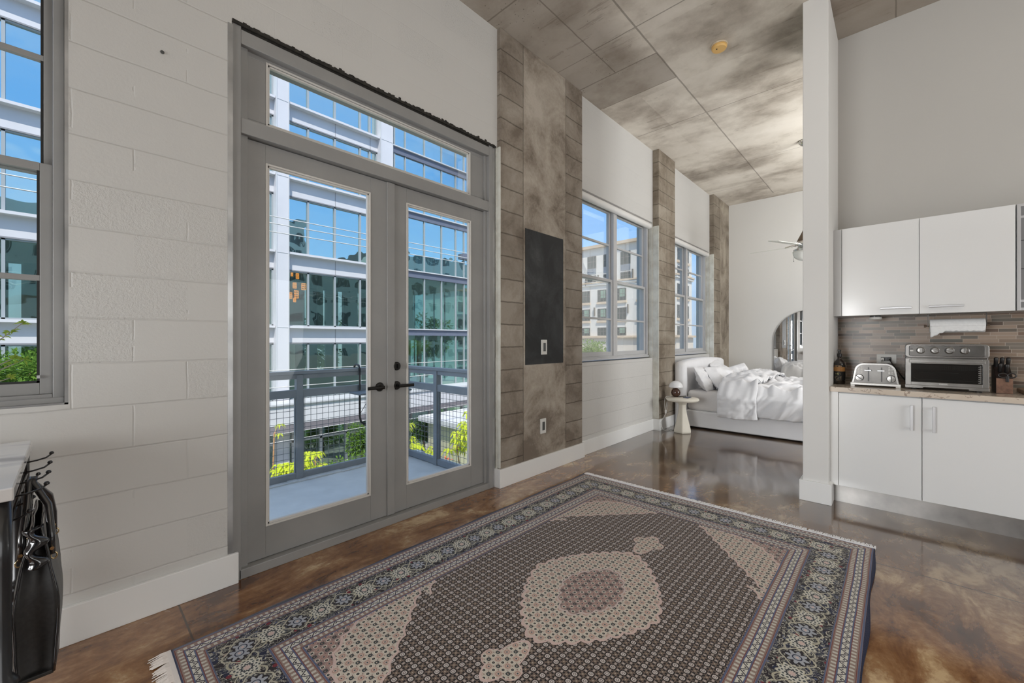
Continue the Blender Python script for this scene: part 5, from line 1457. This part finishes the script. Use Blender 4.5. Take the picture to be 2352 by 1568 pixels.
# leafy twigs reaching to the left window from a near tree
tw = thing('flowering_shrub', (-1.0, 4.6, GZ), 'tall shrub whose pale green leafy twigs reach the left window', 'shrub')
m = MB(); r = random.Random(21); leaves = MB()
MB().tube([(-1.0, 4.6, GZ), (-.9, 4.5, -3), (-.75, 4.3, .3)], [.07, .05, .03], 8).build('stem', M['bark'], tw)
for (a, b_) in (((-.75, 4.3, .3), (-.20, 4.0, 1.44)), ((-.75, 4.3, .3), (-.25, 4.0, 1.38)), ((-.6, 4.2, .6), (-.195, 4.0, 1.21)), ((-.6, 4.2, .6), (-.235, 4.0, 1.22)), ((-.6, 4.2, .6), (-.25, 4.0, 1.10)), ((-.6, 4.2, .5), (-.32, 4.02, 1.14)), ((-.7, 4.2, .6), (-.40, 4.0, 1.3))):
    a, b_ = Vector(a), Vector(b_); mid = (a+b_)/2+Vector((-.10, 0, .12)); mid2 = b_+(mid-b_)*.4+Vector((-.02, 0, -.015))
    m.tube([a, mid, mid2, b_], [.010, .007, .004, .002], 6)
    for k in range(34):
        t = r.random()**.6; p = mid.lerp(b_, t) if r.random() > .4 else b_
        d = Vector((r.uniform(-1, 1), r.uniform(-1, 1), r.uniform(-.2, 1)))
        quad_leaf(leaves, p, d, Vector((0, -1, .4)), .022+.022*r.random(), .005)
m.build('twigs', simple('pale_twig', (.62, .45, .34), .8), tw); leaves.build('leaves', leafmat('lime_new_leaf', (.30, .46, .05), (.72, .66, .12)), tw)
# umbrella plants (drooping leaflet rosettes) on the terrace below
def rosette_plant(base, heads, n, L, mat, lab, seed, stem=None, group=None, cat='plant', name='umbrella_plant'):
    t = thing(name, base, lab, cat, group); r = random.Random(seed); m = MB(); s_ = MB(); b = Vector(base)
    for (hx, hy, hz) in heads:
        h = Vector((hx, hy, hz)); s_.tube([b, (b+h)/2+Vector((r.uniform(-.1, .1), 0, .1)), h], [.03, .022, .012], 6)
        for q in range(n):
            c = h+Vector((r.uniform(-1, 1), r.uniform(-1, 1), r.uniform(-.6, .8)))*L*1.25
            s_.tube([h, (h+c)/2+Vector((0, 0, .03)), c], .005, 4)
            for k in range(9):
                a = 2*PI*k/9+r.random()*.3; d = Vector((math.cos(a), math.sin(a), 0)); LL = L*(.8+.4*r.random()); w_ = LL*.13
                sd = Vector((-d.y, d.x, 0)); p1 = c+d*LL*.5+Vector((0, 0, .02)); p2 = c+d*LL*.9+Vector((0, 0, -LL*.45))
                m.add([c, p1+sd*w_, p2, p1-sd*w_], [(0, 1, 2, 3)])
    s_.build('stem', stem or M['bark_tan'], t); m.build('leaf_rosettes', mat, t)
    return t
rosette_plant((6.7, 7.2, GZ), [(6.45, 7.2, -.95), (6.1, 7.0, -.75), (6.35, 6.9, -.45), (6.0, 7.3, -1.1)], 7, .26, M['leaf_bright'], 'sunlit yellow-green umbrella tree beyond the side railing, tallest of its kind', 31, group='umbrella plants below the balcony')
rosette_plant((5.1, 7.6, GZ), [(5.25, 7.6, -1.15), (5.45, 7.7, -1.3)], 5, .20, M['leaf_bright'], 'low sunlit umbrella plant seen through the mesh beside the orange flowers', 32, group='umbrella plants below the balcony')
rosette_plant((4.55, 7.2, GZ), [(4.62, 7.15, -.45), (4.60, 7.1, -.75)], 4, .17, M['leaf_bright'], 'narrow sunlit umbrella plant at the railing corner', 33, group='umbrella plants below the balcony')
rosette_plant((2.45, 7.4, GZ), [(2.45, 7.4, -.95), (2.65, 7.4, -.80), (2.30, 7.4, -1.05), (2.8, 7.5, -.95), (2.5, 7.3, -1.15)], 7, .20, M['leaf_bright'], 'broad sunlit umbrella plant seen through the left part of the mesh', 34, group='umbrella plants below the balcony')
rosette_plant((3.35, 8.0, GZ), [(3.15, 8, -.95), (3.0, 8, -1.05)], 4, .15, M['leaf_bright'], 'thin sunlit umbrella plant seen just right of the front railing post', 35, group='umbrella plants below the balcony')
rosette_plant((2.33, 7.9, GZ), [(2.42, 7.9, -.28)], 2, .11, M['leaf_bright'], 'single sunlit sprig high up at the left of the mesh', 36, group='umbrella plants below the balcony')
rosette_plant((6.9, 6.4, GZ), [(6.9, 6.5, -1.55), (6.4, 6.6, -1.5), (6.0, 6.8, -1.5)], 6, .20, M['leaf_bright'], 'low sunlit umbrella plant at the bottom of the side mesh', 37, group='umbrella plants below the balcony')
def hedge(x0, x1, y0, y1, ztop, n, mat, lab, seed, name='hedge'):
    t = thing(name, ((x0+x1)/2, (y0+y1)/2, GZ), lab, 'hedge'); r = random.Random(seed)
    cl = [((x0+(x1-x0)*k/6, (y0+y1)/2, (GZ+ztop)/2), ((x1-x0)/8+.2, (y1-y0)/2, (ztop-GZ)/2)) for k in range(7)]
    m = MB()
    for k in range(7): m.tube([(x0+(x1-x0)*k/6, (y0+y1)/2, GZ), (x0+(x1-x0)*k/6, (y0+y1)/2, GZ+(ztop-GZ)*.7)], [.05, .02], 6)
    m.build('stem', M['bark'], t); foliage(cl, n, .17, .045, seed).build('foliage', mat, t)
hedge(5.5, 13.2, 19.9, 20.9, -4.6, 4000, M['leaf_mid'], 'long green hedge on the courtyard floor before the lobby', 41)
hedge(9.5, 14.0, 12.0, 13.2, -4.6, 2200, M['leaf_dark'], 'dark green planting bed on the courtyard floor beyond the side railing', 42)
hedge(-3, 5.6, 14.0, 15.2, -4.4, 2600, M['leaf_mid'], 'green hedge on the courtyard floor at the left', 43)
fl = thing('flower_bed', (7.3, 9.4, GZ), 'orange-red flowers in the bed below the balcony', 'flowers')
cl = [((6.9, 9.4, -2.3), (.35, .3, .3)), ((7.4, 9.6, -2.4), (.3, .3, .3))]
foliage(cl, 260, .09, .035, 51).build('blossoms', simple('orange_red_blossom', (.80, .13, .04), .6), fl)
foliage([((7.1, 9.5, -2.7), (.6, .4, .5))], 500, .16, .04, 52).build('leaves', M['leaf_mid'], fl)
MB().tube([(7.1, 9.5, GZ), (7.1, 9.5, -2.6)], .04, 6).build('stem', M['bark'], fl)
fl = thing('flower_bed', (8.2, 14.5, GZ), 'orange-red flowers low behind the front mesh by the door edge', 'flowers')
foliage([((7.1, 14.5, -3.55), (.45, .3, .22)), ((7.7, 14.5, -3.5), (.3, .3, .22))], 420, .12, .05, 53).build('blossoms', simple('orange_blossom', (.85, .16, .05), .6), fl)
MB().tube([(7.4, 14.5, GZ), (7.4, 14.5, -3.6)], .05, 6).build('stem', M['bark'], fl)
